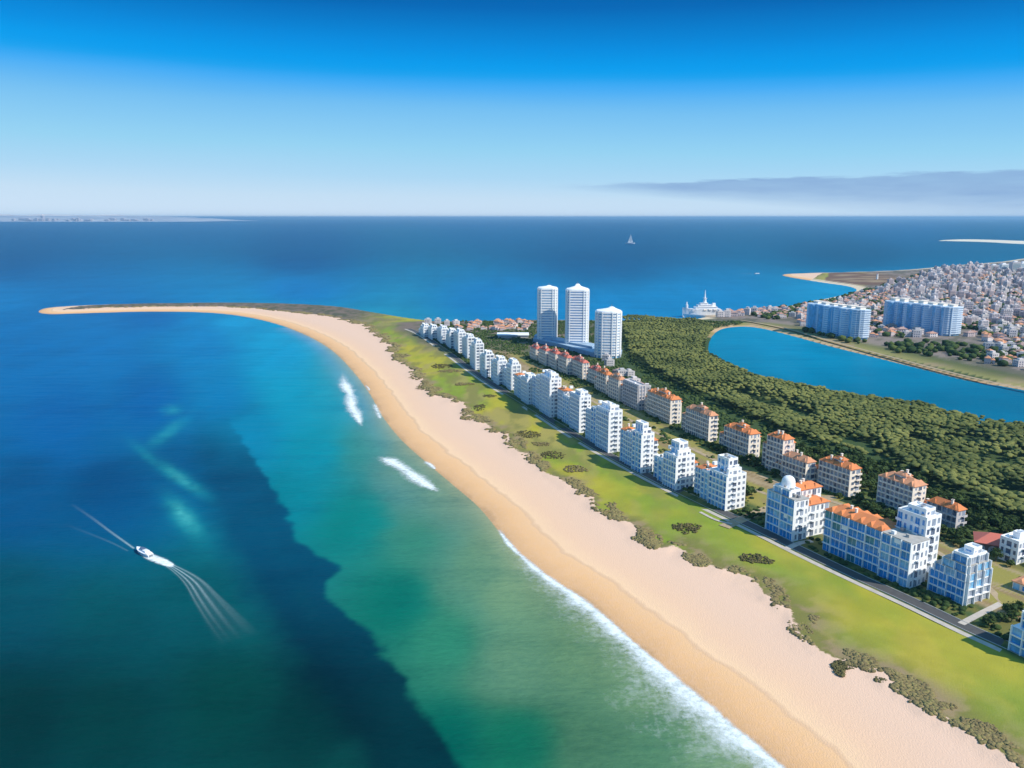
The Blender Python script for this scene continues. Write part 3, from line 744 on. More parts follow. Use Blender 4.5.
R1 = [ # corner x, base y, top y, left x, right x, turret height, behind-roof, label
 (726, 511, 477, 698, 744.5, 7, 0, 'white balconied block with raised square stair tower, on the far corner of the side street'),
 (676, 490.5, 458, 655.7, 693.5, 6.5, 1, 'white block with a set back top storey, just beyond the side street corner block'),
 (641.5, 473.5, 435, 623, 652, 5, 1, 'slim white block with raised top and orange roofed wing, third beyond the side street'),
 (609, 453, 412, 588.7, 621.5, 2.5, 2, 'flat topped white block with an ochre terrace behind, fourth beyond the side street'),
 (580, 433, 397, 561, 588, 0, 0, 'plain flat topped cubic white block, fifth beyond the side street in the seafront row'),
 (550.5, 417.6, 379.4, 531, 561, 3, 2, 'broad white block with tiled bits behind its parapet, sixth beyond the side street'),
 (528, 404.5, 379, 516, 533, 0, 0, 'narrow blank sided white block leaning close to the broad block beside it'),
 (512, 391, 365.7, 502.5, 518, 3.5, 0, 'white block with a small roof hut in the middle of the seafront row'),
 (498.5, 385, 361, 490, 504, 0, 0, 'white slab sided block, ninth beyond the side street in the seafront row'),
 (486, 378, 355, 479, 491, 0, 2, 'white block with ochre roofs behind, tenth beyond the side street in the seafront row'),
 (476, 370, 344, 469, 480.5, 3, 0, 'taller white block where the far seafront row starts to close up'),
 (468, 359, 338, 461.5, 471, 0, 0, 'small bright white block just beyond the taller one in the far seafront row'),
 (459, 353, 333, 452, 462.5, 2, 0, 'bright white block with lit end wall, fifth from the far tip of the seafront row'),
 (450.5, 348.5, 332, 445, 453, 0, 0, 'grey white block, fourth from the far tip of the seafront row'),
 (442, 344, 329, 435.5, 445.5, 1.5, 0, 'white block, third from the far tip of the seafront row'),
 (432, 339.7, 328, 426, 435, 0, 0, 'low white block, second from the far tip of the seafront row'),
 (424, 337, 327, 418, 427, 0, 0, 'lowest white block at the far tip of the seafront row')]
for i, (cx, by, ty, lx, rx, tur, back, lab) in enumerate(R1):
    g, a, L, W_, hh_ = calib(cx, by, ty, lx, rx)
    L = min(max(L, 8), 34); W_ = min(max(W_, 8), 20)
    print('r1', i, round(float(g[1])), round(float(L), 1), round(float(W_), 1), round(float(hh_), 1))
    fl = max(4, int(round(hh_/3.0))); fh = hh_/fl; reg(g, a, W_, L)
    seas = 'grid' if i % 3 != 2 else 'slot'
    gls = [G_BLUE, G_BLUE2, G_BLUE2] if i < 8 else [G_BLUE2, G_GREY]
    fw = .62 if i in (0, 1, 3, 5) else (.5 if L > 20 else 1.0)
    bl = [dict(x=0, y=0, W=W_, L=L*fw-.01*(fw < 1), floors=fl, fh=fh, sea=seas, end='punched', roof='flat', glasses=gls)]
    if fw < 1: bl.append(dict(x=1.8, y=L*fw, W=W_-1.0, L=L*(1-fw), floors=fl-1-(i % 3 == 1), fh=fh, sea='slot' if seas == 'grid' else 'grid', end=None, roof='flat', glasses=gls))
    ph = min(2.7, fh)
    bl.append(dict(x=W_*.12, y=L*.06, W=W_*.7, L=L*fw*(.12 if tur else .55), z=fl*fh+.01, floors=1, fh=ph, sea='punched', end='punched', roof='flat', glasses=gls))
    if i < 8: bl.append(dict(x=W_*.3, y=L+.01, W=W_*.8, L=L*.32, floors=fl-2 if i % 2 else fl-1, fh=fh, sea=seas, end='punched', roof='flat' if i % 2 else 'hip', rh=1.6, glasses=gls))
    if tur: bl.append(dict(x=W_*.35, y=L*.22, W=W_*.5, L=L*.38, z=fl*fh+.01, floors=max(1, int(tur//2.8)), fh=tur/max(1, int(tur//2.8)), sea='punched', end='punched', roof='flat', glasses=gls))
    if back == 1: bl.append(dict(x=W_+.01, y=L*.25, W=6, L=L*.8, floors=fl-2, fh=fh, end='punched', roof='hip', rh=1.8))
    if back == 2: bl.append(dict(x=W_+.01, y=L*.3, W=5, L=L*.6, floors=max(2, fl-4), fh=fh, end='punched', roof='hip', rh=1.5))
    bl.append(dict(x=W_*.6, y=L*.86, W=2.5, L=1.8, z=fl*fh+.01, floors=1, fh=1.6, roof='x', land=None, far=None))
    apartment('apartment_block', lab, 'apartment block', G1, g, a, bl, M_WHITE, maxwin=100 if i < 7 else 0, roofm=M_TILE2 if back == 2 else M_TILE)

R2 = [ # corner x, base y, eaves y, left x, right x, wall, label
 (911, 519, 487, 876.6, 928, M_WARM, 'largest cream block, its shaded side a window grid, under a stepped orange roof'),
 (956, 530.5, 511, 926, 963, M_GREY, 'low grey walled block with a broken terracotta roof, right of the large cream block'),
 (849, 498, 470, 818, 862, M_WARM, 'long cream block with a ragged orange roof trailing inland, behind the domed white block'),
 (805.5, 486, 463, 782, 817, M_WARM, 'lower orange roofed block joined in front of a taller pinkish one'),
 (782, 475.5, 440, 766, 795, M_PINK, 'tall narrow pinkish block standing behind a lower orange roofed one'),
 (748.7, 459.5, 434.5, 724, 762.5, M_WARM, 'square block with coral hipped roof, next beyond the tall narrow pinkish one'),
 (709, 442, 416, 685.8, 719.5, M_WARM, 'block with the brightest orange roof of the inland row, beyond the square coral roofed one'),
 (670.7, 424, 400, 647.5, 684, M_WARM, 'pale pink block with a faded low orange roof, middle of the inland row'),
 (638, 410.6, 386, 623, 647, M_GREY, 'flat roofed grey beige block, the only one of the inland row without tiles'),
 (619, 401.5, 380, 609, 624, M_PINK, 'narrow pink block just beyond the flat roofed grey one'),
 (606.5, 394, 375, 597, 610.5, M_PINK, 'narrow pink block with reddish roof, second beyond the flat roofed grey one'),
 (599.6, 387, 372, 588.6, 605, M_PINK, 'squat pink block with coral roof in front of the right hand tower'),
 (583, 379.5, 363, 571, 589, M_WARM, 'pink cream block with coral roof at the foot of the right hand tower'),
 (567, 375, 358, 558.6, 571, M_WARM, 'cream block fourth from the far end of the inland row'),
 (556, 370, 354, 549, 558.8, M_PINK, 'pinkish block third from the far end of the inland row'),
 (546, 366, 351, 539.5, 549.5, M_PINK, 'dull pink block second from the far end of the inland row'),
 (536.5, 361, 349, 530.7, 539.8, M_WARM, 'pale cream block at the far end of the inland row, below the left hand tower')]
for i, (cx, by, ty, lx, rx, wm, lab) in enumerate(R2):
    g, a, L, W_, hh_ = calib(cx, by, ty, lx, rx)
    print('r2', i, round(float(g[1])), round(float(L), 1), round(float(W_), 1), round(float(hh_), 1))
    L = min(max(L, 8), 34); W_ = min(max(W_, 8), 22)
    fl = max(3, int(round(hh_/3.0))); fh = hh_/fl; reg(g, a, W_, L)
    gls = [G_GREY, G_GREY, G_DARK]; flat = i == 8
    bl = [dict(x=0, y=0, W=W_*.72, L=L, floors=fl, fh=fh, sea='grid', end='punched', roof='flat' if flat else 'hip', glasses=gls, rh=2.6),
          dict(x=W_*.72+.01, y=L*.12, W=W_*.28, L=L*.72, floors=max(2, fl-1), fh=fh, sea=None, end='punched', roof='flat' if flat else 'hip', glasses=gls, rh=1.7)]
    if i > 0: bl.append(dict(x=W_*.2, y=L+.01, W=W_*.6, L=min(7, L*.4), floors=max(2, fl-2), fh=fh, sea='grid', end='punched', roof='hip', rh=1.6, glasses=gls))
    if L > 18 and not flat: bl.append(dict(x=W_*.2, y=L*.35, W=W_*.35, L=L*.3, z=fl*fh+.3, floors=1, fh=2.6, sea='punched', end='punched', roof='hip', rh=1.5, glasses=gls))
    apartment('apartment_block', lab, 'apartment block', G2, g, a, bl, wm, railm=M_WARM if wm is not M_GREY else M_GREY, roofm=(M_TILE2, M_TILE, M_TILE)[i % 3] if i < 11 else M_TILE3, maxwin=100 if i < 8 else 0)

# --- coral roofed hall with arched grey walls, and its neighbour at the right edge
def hall():
    g = P(985, 556, Z0); yaw = radians(100)
    root = thing('hall', 'low hall with big coral roof over arched dark grey walls near the right edge', 'hall', (g[0]+11, g[1]+5, Z0-.1), radians(-28))
    w = MB(); w.box(-11, 11, -6, 6, 0, 4.6); w.build('wall', M_DARKST, root)
    ws = MB(); 
    for i in range(5):
        a = -9+i*4.3; pts_ = [(a+1.5*cos(t), 2.4+1.5*sin(t)) for t in np.linspace(0, pi, 9)]+[(a-1.5, .3), (a+1.5, .3)]
        aw = MB(); n0 = len(pts_)
        aw.v = [(x_, -6.05, z_) for x_, z_ in pts_]+[(x_, -5.98, z_) for x_, z_ in pts_]; aw.f = [tuple(range(n0)), tuple(reversed(range(n0, 2*n0)))]+[(k, k+n0, (k+1) % n0+n0, (k+1) % n0) for k in range(n0)]; aw.m = [0]*len(aw.f)
        aw.build('window', G_GREY, root)
    r = MB(); r.hip(-11, 11, -6, 6, 4.61, 3.2, 1.0, .3); ro = r.build('roof', M_TILE3, root)
    c_ = MB(); c_.box(3, 4, 1, 2, 6, 9); c_.build('chimney', M_WARM, ro)
    FOOT.append((np.array([g[0]+11, g[1]+5]), np.array([.47, .88]), np.array([.88, -.47]), 13, 8))
hall()
g, a, L, W_, hh_ = calib(1016, 565, 543, 1005, 1036)
L = 8; reg(g, a, W_, L)
apartment('apartment_block', 'small dark fronted block with a bright white end wall cut by the right edge', 'apartment block', G2, g, a, [dict(x=0, y=0, W=W_, L=L, floors=3, fh=hh_/3, sea='punched', end='punched', glasses=[G_DARK]), dict(x=W_*.3, y=L*.3, W=3, L=3, z=hh_+.01, floors=1, fh=2.2, roof='flat')], M_WHITE, roofm=M_TILE3, maxwin=100)
g, a, L, W_, hh_ = calib(1046, 668, 632, 1009, 1080)
print('edge', L, W_, hh_); reg(g, a, 18, L)
apartment('apartment_block', 'corner of a blue glazed block poking in at the right edge beside the road', 'apartment block', G1, g, a, [dict(x=0, y=0, W=16, L=L, floors=3, fh=3.1, sea='glass', end='glass', roof=None), dict(x=1.4, y=1, W=13, L=L*.75, z=9.3, floors=2, fh=3.1, sea='glass', end='glass', roof='flat')], M_WHITE, maxwin=100)
g, a, L, W_, hh_ = calib(1052, 604, 586, 1012, 1080); reg(g, a, 12, L)
apartment('house', 'brown roofed single storey house at the right edge behind the lawn corner', 'house', None, g, a, [dict(x=0, y=0, W=10, L=min(L, 16), floors=1, fh=3.4, sea='punched', end='punched', roof='hip', rh=2)], M_WARM, roofm=M_TILE2, maxwin=100)

# ------------------------------------------------------------ towers and slab blocks with free-form plans
def tower(name, label, cat, group, loc, yaw, plan, floors, fh, wallm, slabm, crown, fins=10, glass=None, bulge=.55):
    root = thing(name, label, cat, (loc[0], loc[1], Z0-.2), yaw, group)
    plan = np.array(plan); c = plan.mean(0)
    d = plan-c; inner = c+d*(1-.9/np.linalg.norm(d, axis=1).mean())
    w = MB(); w.prism([tuple(p) for p in inner], -.3, floors*fh); w.build('wall', glass or G_BLUE2, root)
    for k in range(1, floors+1):
        s = MB(); s.prism([tuple(p) for p in plan], k*fh-.2, k*fh+(1.6 if cat == 'tower' else 1.6))
        s.build('balcony', slabm, root)
    n = len(plan); step = max(1, n//fins)
    for i in range(0, n, step):
        p = plan[i]; q = c+(p-c)*1.012
        t = plan[(i+1) % n]-plan[i-1]; t /= np.linalg.norm(t); nn_ = np.array([t[1], -t[0]])
        wd = .55
        f_ = MB(); f_.prism([tuple(q-t*wd-nn_*1.2), tuple(q-t*wd+nn_*.3), tuple(q+t*wd+nn_*.3), tuple(q+t*wd-nn_*1.2)][::-1], 0, floors*fh+1.3)
        f_.build('fin', slabm, root)
    H_ = floors*fh+.95
    crown(root, plan, c, H_)
    return root
def rrect(w, l, r, k=6):
    out = []
    for cx, cy, a0 in ((w-r, -(l-r), -90), (w-r, l-r, 0), (-(w-r), l-r, 90), (-(w-r), -(l-r), 180)):
        for i in range(k+1):
            a = radians(a0+90*i/k); out.append((cx+r*cos(a), cy+r*sin(a)))
    return out
def crown_peak(h1, h2, off=(0, 0)):
    def f(root, plan, c, H_):
        s = MB(); s.prism([tuple(c+(p-c)*.92) for p in plan], H_+.01, H_+1.6); s.build('parapet', M_WHITE, root)
        r = MB(); b_ = [tuple(c+(p-c)*.86) for p in plan]; t = [tuple(c+np.array(off)+(p-c)*.30) for p in plan]
        r.prism(b_, H_+1.61, H_+1.6+h1, top=t); t2 = [tuple(c+np.array(off)+(p-c)*.12) for p in plan]
        r.prism(t, H_+1.61+h1, H_+1.6+h2, top=t2); r.build('roof', M_WHITE, root)
        m_ = MB(); m_.box(off[0]-.25, off[0]+.25, off[1]-.25, off[1]+.25, H_+h2, H_+h2+4); m_.build('mast', M_METAL, root)
    return f
def tower_at(lx, rx, by, ty, label, crown, r=6, l=None, floors=None, wide=None, glass=None, yaw=0):
    cx = (lx+rx)/2; gp = P(cx, by, Z0); d = gp[1]*cP+(H-Z0)*sP
    w = (rx-lx)*d/800/2; l = l or w*.9
    b_ = (384-ty)/800.0; zt = H+(b_*gp[1]*cP-gp[1]*sP)/(cP+b_*sP); hh_ = zt-Z0
    fl = int(round(hh_/3.0)); fh = hh_/(fl+.3)
    print('tower', gp, w, hh_)
    dirv = gp/np.linalg.norm(gp)
    ctr = gp+dirv*l*.8
    k = 1.0/ (1+ l*.8/d)
    FOOT.append((ctr, np.array([0, 1.]), np.array([1., 0]), w+3, l+3))
    return tower('tower', label, 'tower', 'three high rise towers behind the rows', ctr, yaw-atan2(gp[0], gp[1]), rrect(w/k, l, min(r, w*.8, l*.8)), fl, fh, M_WHITE, M_WHITE, crown, fins=12, glass=glass)
tower_at(537.2, 557, 343, 289, 'leftmost and slimmest of the three white high rise towers, its top in a low cap', crown_peak(1.4, 2.4, (1.5, 0)), glass=G_BLUE2)
tower_at(565.2, 588, 348, 290.5, 'tallest middle white high rise tower with a pointed roof', crown_peak(2.6, 5.4), glass=G_BLUE)
tower_at(594.6, 620.5, 358, 312.5, 'rightmost and shortest white high rise tower, broad and round cornered with a sloping cap', crown_peak(2.2, 3.8, (3, 0)), r=11, glass=G_BLUE2)
# blue grey podium decks under the towers
pod = thing('podium_building', 'long low blue grey podium of stacked decks at the feet of the three towers', 'podium', (*P(580, 349, Z0), Z0))
c0 = P(580, 349, Z0)
def podpoly(pp): return [tuple(q-c0) for q in P(*np.array(pp, float).T, Z0)]
for z1, pp in ((4.2, [(533, 342), (560, 348), (594, 357), (620, 358), (622, 354), (590, 348), (560, 343), (536, 340)]), (6.5, [(534, 341.5), (560, 346.5), (592, 353), (596, 350), (560, 343.5), (536, 339.5)])):
    mb = MB(); mb.prism(podpoly(pp)[::-1] , -.4, z1); mb.build('deck', simple('podium_wall_%d' % int(z1), (.26, .38, .52), .6, .1, .2), pod)
    mb = MB(); mb.prism([(x*1.01, y+.6) for x, y in podpoly(pp)[::-1]], z1+.003, z1+.6, .985); mb.build('roof_slab', simple('podium_roof_%d' % int(z1), (.34, .46, .58), .7, .15, .08), pod)

def slab(label, px0, px1, by0, by1, ty, bays, floors, depth, retur, bulge=5.5):
    p0 = P(px0, by0, Z0); p1 = P(px1, by1, Z0); u = (p1-p0); Lg = np.linalg.norm(u); u /= Lg
    d = p0[1]*cP+(H-Z0)*sP
    b_ = (384-ty)/800.0; pm = (p0+p1)/2; zt = H+(b_*pm[1]*cP-pm[1]*sP)/(cP+b_*sP); hh_ = zt-Z0
    yaw = atan2(u[1], u[0]); plan = []
    bw = Lg/bays
    for i in range(bays):
        x0 = -Lg/2+i*bw
        for k, t in enumerate(np.linspace(0, 1, 7)):
            if k == 0 and i > 0: continue
            plan.append((x0+t*bw, -depth/2-bulge*math.sin(pi*t)**.7-(0 if i % 2 else 3.0)))
    plan += [(Lg/2+retur*.3, -depth*.2), (Lg/2+retur*.3, depth/2), (-Lg/2, depth/2)]
    c_ = (p0+p1)/2+np.array([-u[1], u[0]])*depth/2
    def cr_(root, plan, c, H_):
        for i in range(bays):
            x0 = -Lg/2+(i+.5)*bw
            s = MB(); hh2 = random.uniform(2.2, 4.5); s.box(x0-bw*.28, x0+bw*.28, -depth*.3, depth*.3, H_+.01, H_+hh2); s.box(x0-bw*.34, x0+bw*.34, -depth*.36, depth*.36, H_+hh2+.003, H_+hh2+.4)
            s.build('roof_hut', M_WARM, root)
    FOOT.append((c_, u, np.array([u[1], -u[0]]), depth/2+6, Lg/2+5))
    return tower('slab_block', label, 'apartment block', 'pale blue slab blocks on the far side of the lagoon', c_, yaw, plan, floors, hh_/(floors+.3), M_WHITE, simple('pale_blue_panels_%d' % bays, (.60, .72, .85), .6, .06, .05), cr_, fins=bays*2, glass=G_BLUE2)
slab('left hand pale blue slab block of rounded bays on the lagoon bank, shorter front', 808, 858, 330, 339.5, 306.5, 6, 13, 14, 9)
slab('right hand pale blue slab block of rounded bays, longer and set back from the lagoon', 884.5, 951, 327, 336, 304, 7, 13, 15, 9)
# ------------------------------------------------------------ haze over the whole scene
def haze():
    mb = MB(); mb.box(-130000, 130000, -400, 105000, -6, 178)
    m = bpy.data.materials.new('sea_haze'); m.use_nodes = True; nt = m.node_tree
    for n in list(nt.nodes): nt.nodes.remove(n)
    o_ = nt.nodes.new('ShaderNodeOutputMaterial'); v = nt.nodes.new('ShaderNodeVolumePrincipled')
    v.inputs['Color'].default_value = (.38, .70, 1.0, 1); v.inputs['Density'].default_value = HAZE; v.inputs['Anisotropy'].default_value = .2
    nt.links.new(v.outputs[0], o_.inputs['Volume'])
    o = mb.build('haze', m); tag(o, kind='stuff'); return o
HAZE = 0.000036
haze()
# ------------------------------------------------------------ foliage
def ico(sub):
    import bmesh
    bm = bmesh.new(); bmesh.ops.create_icosphere(bm, subdivisions=sub, radius=1.0)
    v = np.array([tuple(x.co) for x in bm.verts]); f = np.array([[x.index for x in q.verts] for q in bm.faces]); bm.free(); return v, f
I1 = ico(1); I2 = ico(2); I3 = ico(3)
rng = np.random.default_rng(11)
def lumpy(base, seed, amp=.28, fr=2.2):
    v, f = base; v = v.copy()
    n_ = fbm(v[:, 0]*fr+seed*7.3+v[:, 2]*1.7, v[:, 1]*fr+seed*3.1-v[:, 2]*1.3, seed, 3)
    v *= (1+(n_-.5)*2*amp)[:, None]; return v, f
def merge(templates, pos, scale, rotz, pick):
    V, F, A = [], [], []; off = 0; cs, sn = np.cos(rotz), np.sin(rotz)
    for k, (tv, tf) in enumerate(templates):
        ii = np.where(pick == k)[0]
        if not len(ii): continue
        v = tv[None]*scale[ii][:, None, :]
        x = v[..., 0]*cs[ii, None]-v[..., 1]*sn[ii, None]; y = v[..., 0]*sn[ii, None]+v[..., 1]*cs[ii, None]
        v = np.stack([x, y, v[..., 2]], -1)+pos[ii][:, None, :]
        V.append(v.reshape(-1, 3)); F.append((tf[None]+(np.arange(len(ii))*len(tv))[:, None, None]+off).reshape(-1, 3)); A.append(np.repeat(ii, len(tv))); off += len(ii)*len(tv)
    return np.vstack(V), np.vstack(F), np.concatenate(A)
def leaf_mat(name, c1, c2, c3, sc=1.2):
    m, nt, nn, ll, b = new_mat(name)
    t = attr(nt, 'tone'); n_ = noise(nt, sc, 4, .7, coord='World')
    f = mth(nt, 'ADD', mth(nt, 'MULTIPLY', t, .75), mth(nt, 'MULTIPLY', mth(nt, 'SUBTRACT', n_, .4), 1.0), clamp=True)
    rp = nn.new('ShaderNodeValToRGB'); ll.new(f, rp.inputs[0]); e = rp.color_ramp
    e.elements[0].color = (*c1, 1); e.elements[1].color = (*c3, 1); q = e.elements.new(.5); q.color = (*c2, 1)
    ll.new(rp.outputs[0], b.inputs['Base Color']); b.inputs['Roughness'].default_value = .9; b.inputs['Specular IOR Level'].default_value = .12
    bump(nt, b, n_, .8, .5); return m
M_WOODS = leaf_mat('pine_foliage', (.058, .076, .024), (.135, .150, .044), (.235, .235, .07), .9)
M_LEAF = leaf_mat('garden_foliage', (.022, .045, .016), (.05, .085, .025), (.11, .14, .035), 1.5)
M_SCRUB = leaf_mat('dune_scrub_foliage', (.15, .115, .06), (.24, .195, .085), (.28, .26, .09), 1.2)
M_DKSCRUB = leaf_mat('dark_scrub_foliage', (.065, .058, .028), (.13, .115, .045), (.21, .18, .07), 1.2)
def clear(p, pad=0):
    ok = np.ones(len(p), bool)
    for c_, u, v, hw, hl in FOOT:
        d = p-c_; ok &= ~((np.abs(d@v) < hw+pad) & (np.abs(d@u) < hl+pad))
    return ok
def jgrid(x0, x1, y0, y1, s, j=.42):
    gx, gy = np.meshgrid(np.arange(x0, x1, s), np.arange(y0, y1, s)); p = np.stack([gx.ravel(), gy.ravel()], -1)
    return p+rng.uniform(-j, j, p.shape)*s
def inframe(p, mg=60):
    x, y = proj(p[:, 0], p[:, 1], 5.0); return (x > -mg) & (x < 1024+mg*2.5) & (y < 768+mg*2)
# --- the wood between the second row and the lagoon: nobody could count it
wood_px = [(624, 323), (660, 321), (690, 322.5), (708, 328), (714, 334), (702, 345), (706, 356), (722, 367), (745, 377), (770, 385), (800, 391), (850, 402), (900, 410), (940, 419), (985, 429), (1040, 436), (1250, 478), (1500, 530),
    (1500, 640), (1200, 590), (1090, 556), (1024, 528), (985, 512), (955, 500), (930, 487), (900, 474), (868, 462), (836, 452), (806, 440), (770, 428), (735, 412), (700, 396), (668, 381), (640, 366), (628, 350)]
WOOD = P(*smooth(wood_px, 4).T, Z0)
p = jgrid(WOOD[:, 0].min(), WOOD[:, 0].max(), 300, 1250, 3.3); p = p[inframe(p)]
sd_ = sdist(p, WOOD)+(fbm(p[:, 0]/18, p[:, 1]/18, 90, 3)-.5)*16
p = p[(sd_ > 0) & clear(p, 2) & (sdist(p, LAG) < -2.5)]
sd_ = dist_line(p, LAG)
hill = fbm(p[:, 0]/55, p[:, 1]/38, 91, 4)
gul = np.zeros(len(p))
for (x_, y_, L, w_, an) in [(885, 462, 22, 7, 38), (866, 446, 20, 5, 20), (1000, 462, 26, 6, 12), (970, 440, 18, 5, 5), (925, 442, 14, 4, 25), (1010, 492, 20, 5, 10), (760, 400, 22, 3, 20), (800, 412, 16, 4, 25)]:
    px_, py_ = proj(p[:, 0], p[:, 1], 6.0); c1, s1 = cos(radians(an)), sin(radians(an)); u = (px_-x_)*c1+(py_-y_)*s1; v = -(px_-x_)*s1+(py_-y_)*c1
    gul = np.maximum(gul, np.exp(-(u/L/1.3)**2-(v/w_/1.5)**2))
keep = rng.uniform(size=len(p)) > (gul*1.15+(hill < .36)*.35)
p, hill, gul, sd_ = p[keep], hill[keep], gul[keep], sd_[keep]
N_ = len(p); print('wood trees', N_)
r_ = rng.uniform(1.2, 2.6, N_); zz = Z0+1.2+hill*9*np.clip(sd_/14, .15, 1)-gul*4+rng.uniform(-.6, .7, N_)
pos_ = np.column_stack([p, zz+0.5]); sc_ = np.column_stack([r_*rng.uniform(.85, 1.25, N_), r_*rng.uniform(.85, 1.25, N_), r_*rng.uniform(.4, .68, N_)])
tm = [lumpy(I2, s, .62, 3.0) for s in range(5)]+[lumpy(I1, s, .5, 3.0) for s in range(3)]
nearm = p[:, 1] < 640; pick = np.where(nearm, rng.integers(0, 5, N_), 5+rng.integers(0, 3, N_))
V, F, A = merge(tm, pos_, sc_, rng.uniform(0, 6.28, N_), pick)
me = np_mesh('pine_wood', V, F, M_WOODS, False)
tone = np.clip(rng.uniform(0, 1, N_)*.45+(fbm(p[:, 0]/34, p[:, 1]/22, 95, 4)-.32)*1.5, 0, 1); fattr(me, 'tone', tone[A])
o = bpy.data.objects.new('pine_wood', me); C.objects.link(o); tag(o, 'dense green wood filling the land between the inland row and the lagoon', 'woodland', kind='stuff')

# --- dune scrub along the sand edge
def sgr_at(p):
    return sdist(p, GR)+(fbm(p[:, 0]/14, p[:, 1]/14, 11, 5)-.5)*15*np.clip(p[:, 1]/420, .6, 1.6)+(vnoise(p[:, 0]/3, p[:, 1]/3, 12)-.5)*1.6
cand = GR[rng.integers(0, len(GR)-1, 60000)]; nx = np.roll(GR, -1, 0)
ii = rng.integers(0, len(GR)-1, 70000); t = rng.uniform(size=70000)[:, None]; cand = GR[ii]*(1-t)+nx[ii]*t+rng.uniform(-15, 15, (70000, 2))
cand = cand[(cand[:, 1] > 165) & (cand[:, 1] < 1350) & (cand[:, 0] > -700)]; cand = cand[inframe(cand, 80)]
sv = sgr_at(cand); den_ = fbm(cand[:, 0]/9, cand[:, 1]/13, 97, 4)
k = (sv > -2.5) & (sv < 8) & (den_ > .44+np.abs(sv-1)*.016) & (sdist(cand, LAND) > 25)
cand = cand[k][:7000]; n_ = len(cand); print('scrub', n_)
rr = rng.uniform(.35, 1.1, n_)*np.clip(cand[:, 1]/400, .8, 2)
gz = zland(sdist(cand, LAND))+np.exp(-(sgr_at(cand)/5.0)**2)*(.25+.9*fbm(cand[:, 0]/9, cand[:, 1]/9, 3))
V, F, A = merge([lumpy(I1, s, .4) for s in range(3)], np.column_stack([cand, gz-rr*.1]), np.column_stack([rr*1.4, rr*1.2, rr*.55]), rng.uniform(0, 6, n_), rng.integers(0, 3, n_))
me = np_mesh('dune_scrub', V, F, M_SCRUB, False); fattr(me, 'tone', np.clip(rng.uniform(0, .7, n_)+.3*(fbm(cand[:, 0]/20, cand[:, 1]/20, 9, 2)-.3), 0, 1)[A])
o = bpy.data.objects.new('dune_scrub', me); C.objects.link(o); tag(o, 'olive and brown scrub growing along the edge between sand and lawn', 'scrub', kind='stuff')

# --- dark bushes lying on the lawn and the sand edge, each a thing
def bush(px_, py_, wpx, hpx, label, mat=None, seed=0):
    g = P(px_, py_, Z0); d = g[1]*cP+(H-3)*sP; w = wpx*d/800/2; dep = abs(P(px_, py_-hpx/2, Z0)[1]-P(px_, py_+hpx/2, Z0)[1])/2
    n_ = int(90+wpx*4); r = np.random.default_rng(seed+5)
    a = r.uniform(0, 6.28, n_); q = np.sqrt(r.uniform(0, 1, n_)); el_ = fbm(np.cos(a)*1.5+seed, np.sin(a)*1.5, seed, 3)+.5
    x = np.cos(a)*q*w*el_; y = np.sin(a)*q*dep*el_; rr = r.uniform(.3, 1.0, n_)*(.4+.035*min(w, 12))
    zz = rr*.4*(1.4-q)
    V, F, A = merge([lumpy(I1, s, .4) for s in range(3)], np.column_stack([x, y, zz]), np.column_stack([rr*1.3, rr*1.1, rr*.6]), r.uniform(0, 6, n_), r.integers(0, 3, n_))
    me = np_mesh('bush', V, F, mat or M_DKSCRUB, False); fattr(me, 'tone', r.uniform(0, .8, n_)[A])
    o = bpy.data.objects.new('bush', me); C.objects.link(o); o.location = (g[0], g[1], Z0); tag(o, label, 'bush', 'bushes on the lawn and dune edge')
for i, (x_, y_, w_, h_, lab) in enumerate([
    (688, 528, 30, 9, 'dark feathery bush on the lawn straight below the side street corner block'),
    (755, 559, 34, 9, 'widest dark bush on the lawn, below the domed white block'),
    (576, 469, 24, 8, 'olive round bush near the sand edge left of the two long lawn shadows'),
    (479, 407, 14, 6, 'solitary round dark bush in the middle of the bright green strip'),
    (528, 434, 26, 7, 'spreading dark bush on the green strip, above a second one'),
    (552, 455, 22, 8, 'ragged dark bush just below the spreading one, near the sand edge'),
    (441, 366, 22, 5, 'long low dark bush at the upper end of the green strip'),
    (449, 371, 26, 3, 'thin flat olive bush right under the long low dark one'),
    (490, 396, 14, 3, 'thin flat bush right of and above the solitary round one'),
    (417, 377, 16, 5, 'brownish bush on a point of green jutting into the sand'),
    (424, 387, 14, 5, 'small brown olive bush beside the sand below the jutting point'),
    (464, 384, 18, 3, 'flat olive bush in the grass above the solitary round one'),
    (470, 418, 22, 5, 'olive bush spreading over the sand edge below the solitary round one'),
    (541, 444, 16, 4, 'narrow olive bush wedged between two larger dark bushes'),
    (652, 547, 12, 5, 'small dark grey brown bush standing out on the sand'),
    (800, 628, 20, 14, 'dense olive green bush at the curving lawn edge'),
    (838, 669, 12, 12, 'grey brown bush clump on the sand below the lawn edge'),
    (846, 664, 26, 10, 'low brown bush trailing to the right of the grey clump'),
    (778, 604, 16, 12, 'brown thicket on the sand left of the dense olive bush'),
    (935, 706, 40, 10, 'long brown bush belt along the lower lawn edge'),
    (975, 726, 44, 12, 'brown green thicket near the lower right corner of the lawn'),
    (1008, 760, 16, 12, 'dark grey brown bush at the bottom right corner of the sand'),
    (890, 680, 30, 7, 'slim brown bush between the grey clump and the long belt')]):
    bush(x_, y_, w_, h_, lab, M_SCRUB if ('brown' in lab and 'grey' not in lab) else (M_DKSCRUB if 'olive' not in lab else M_SCRUB), i)

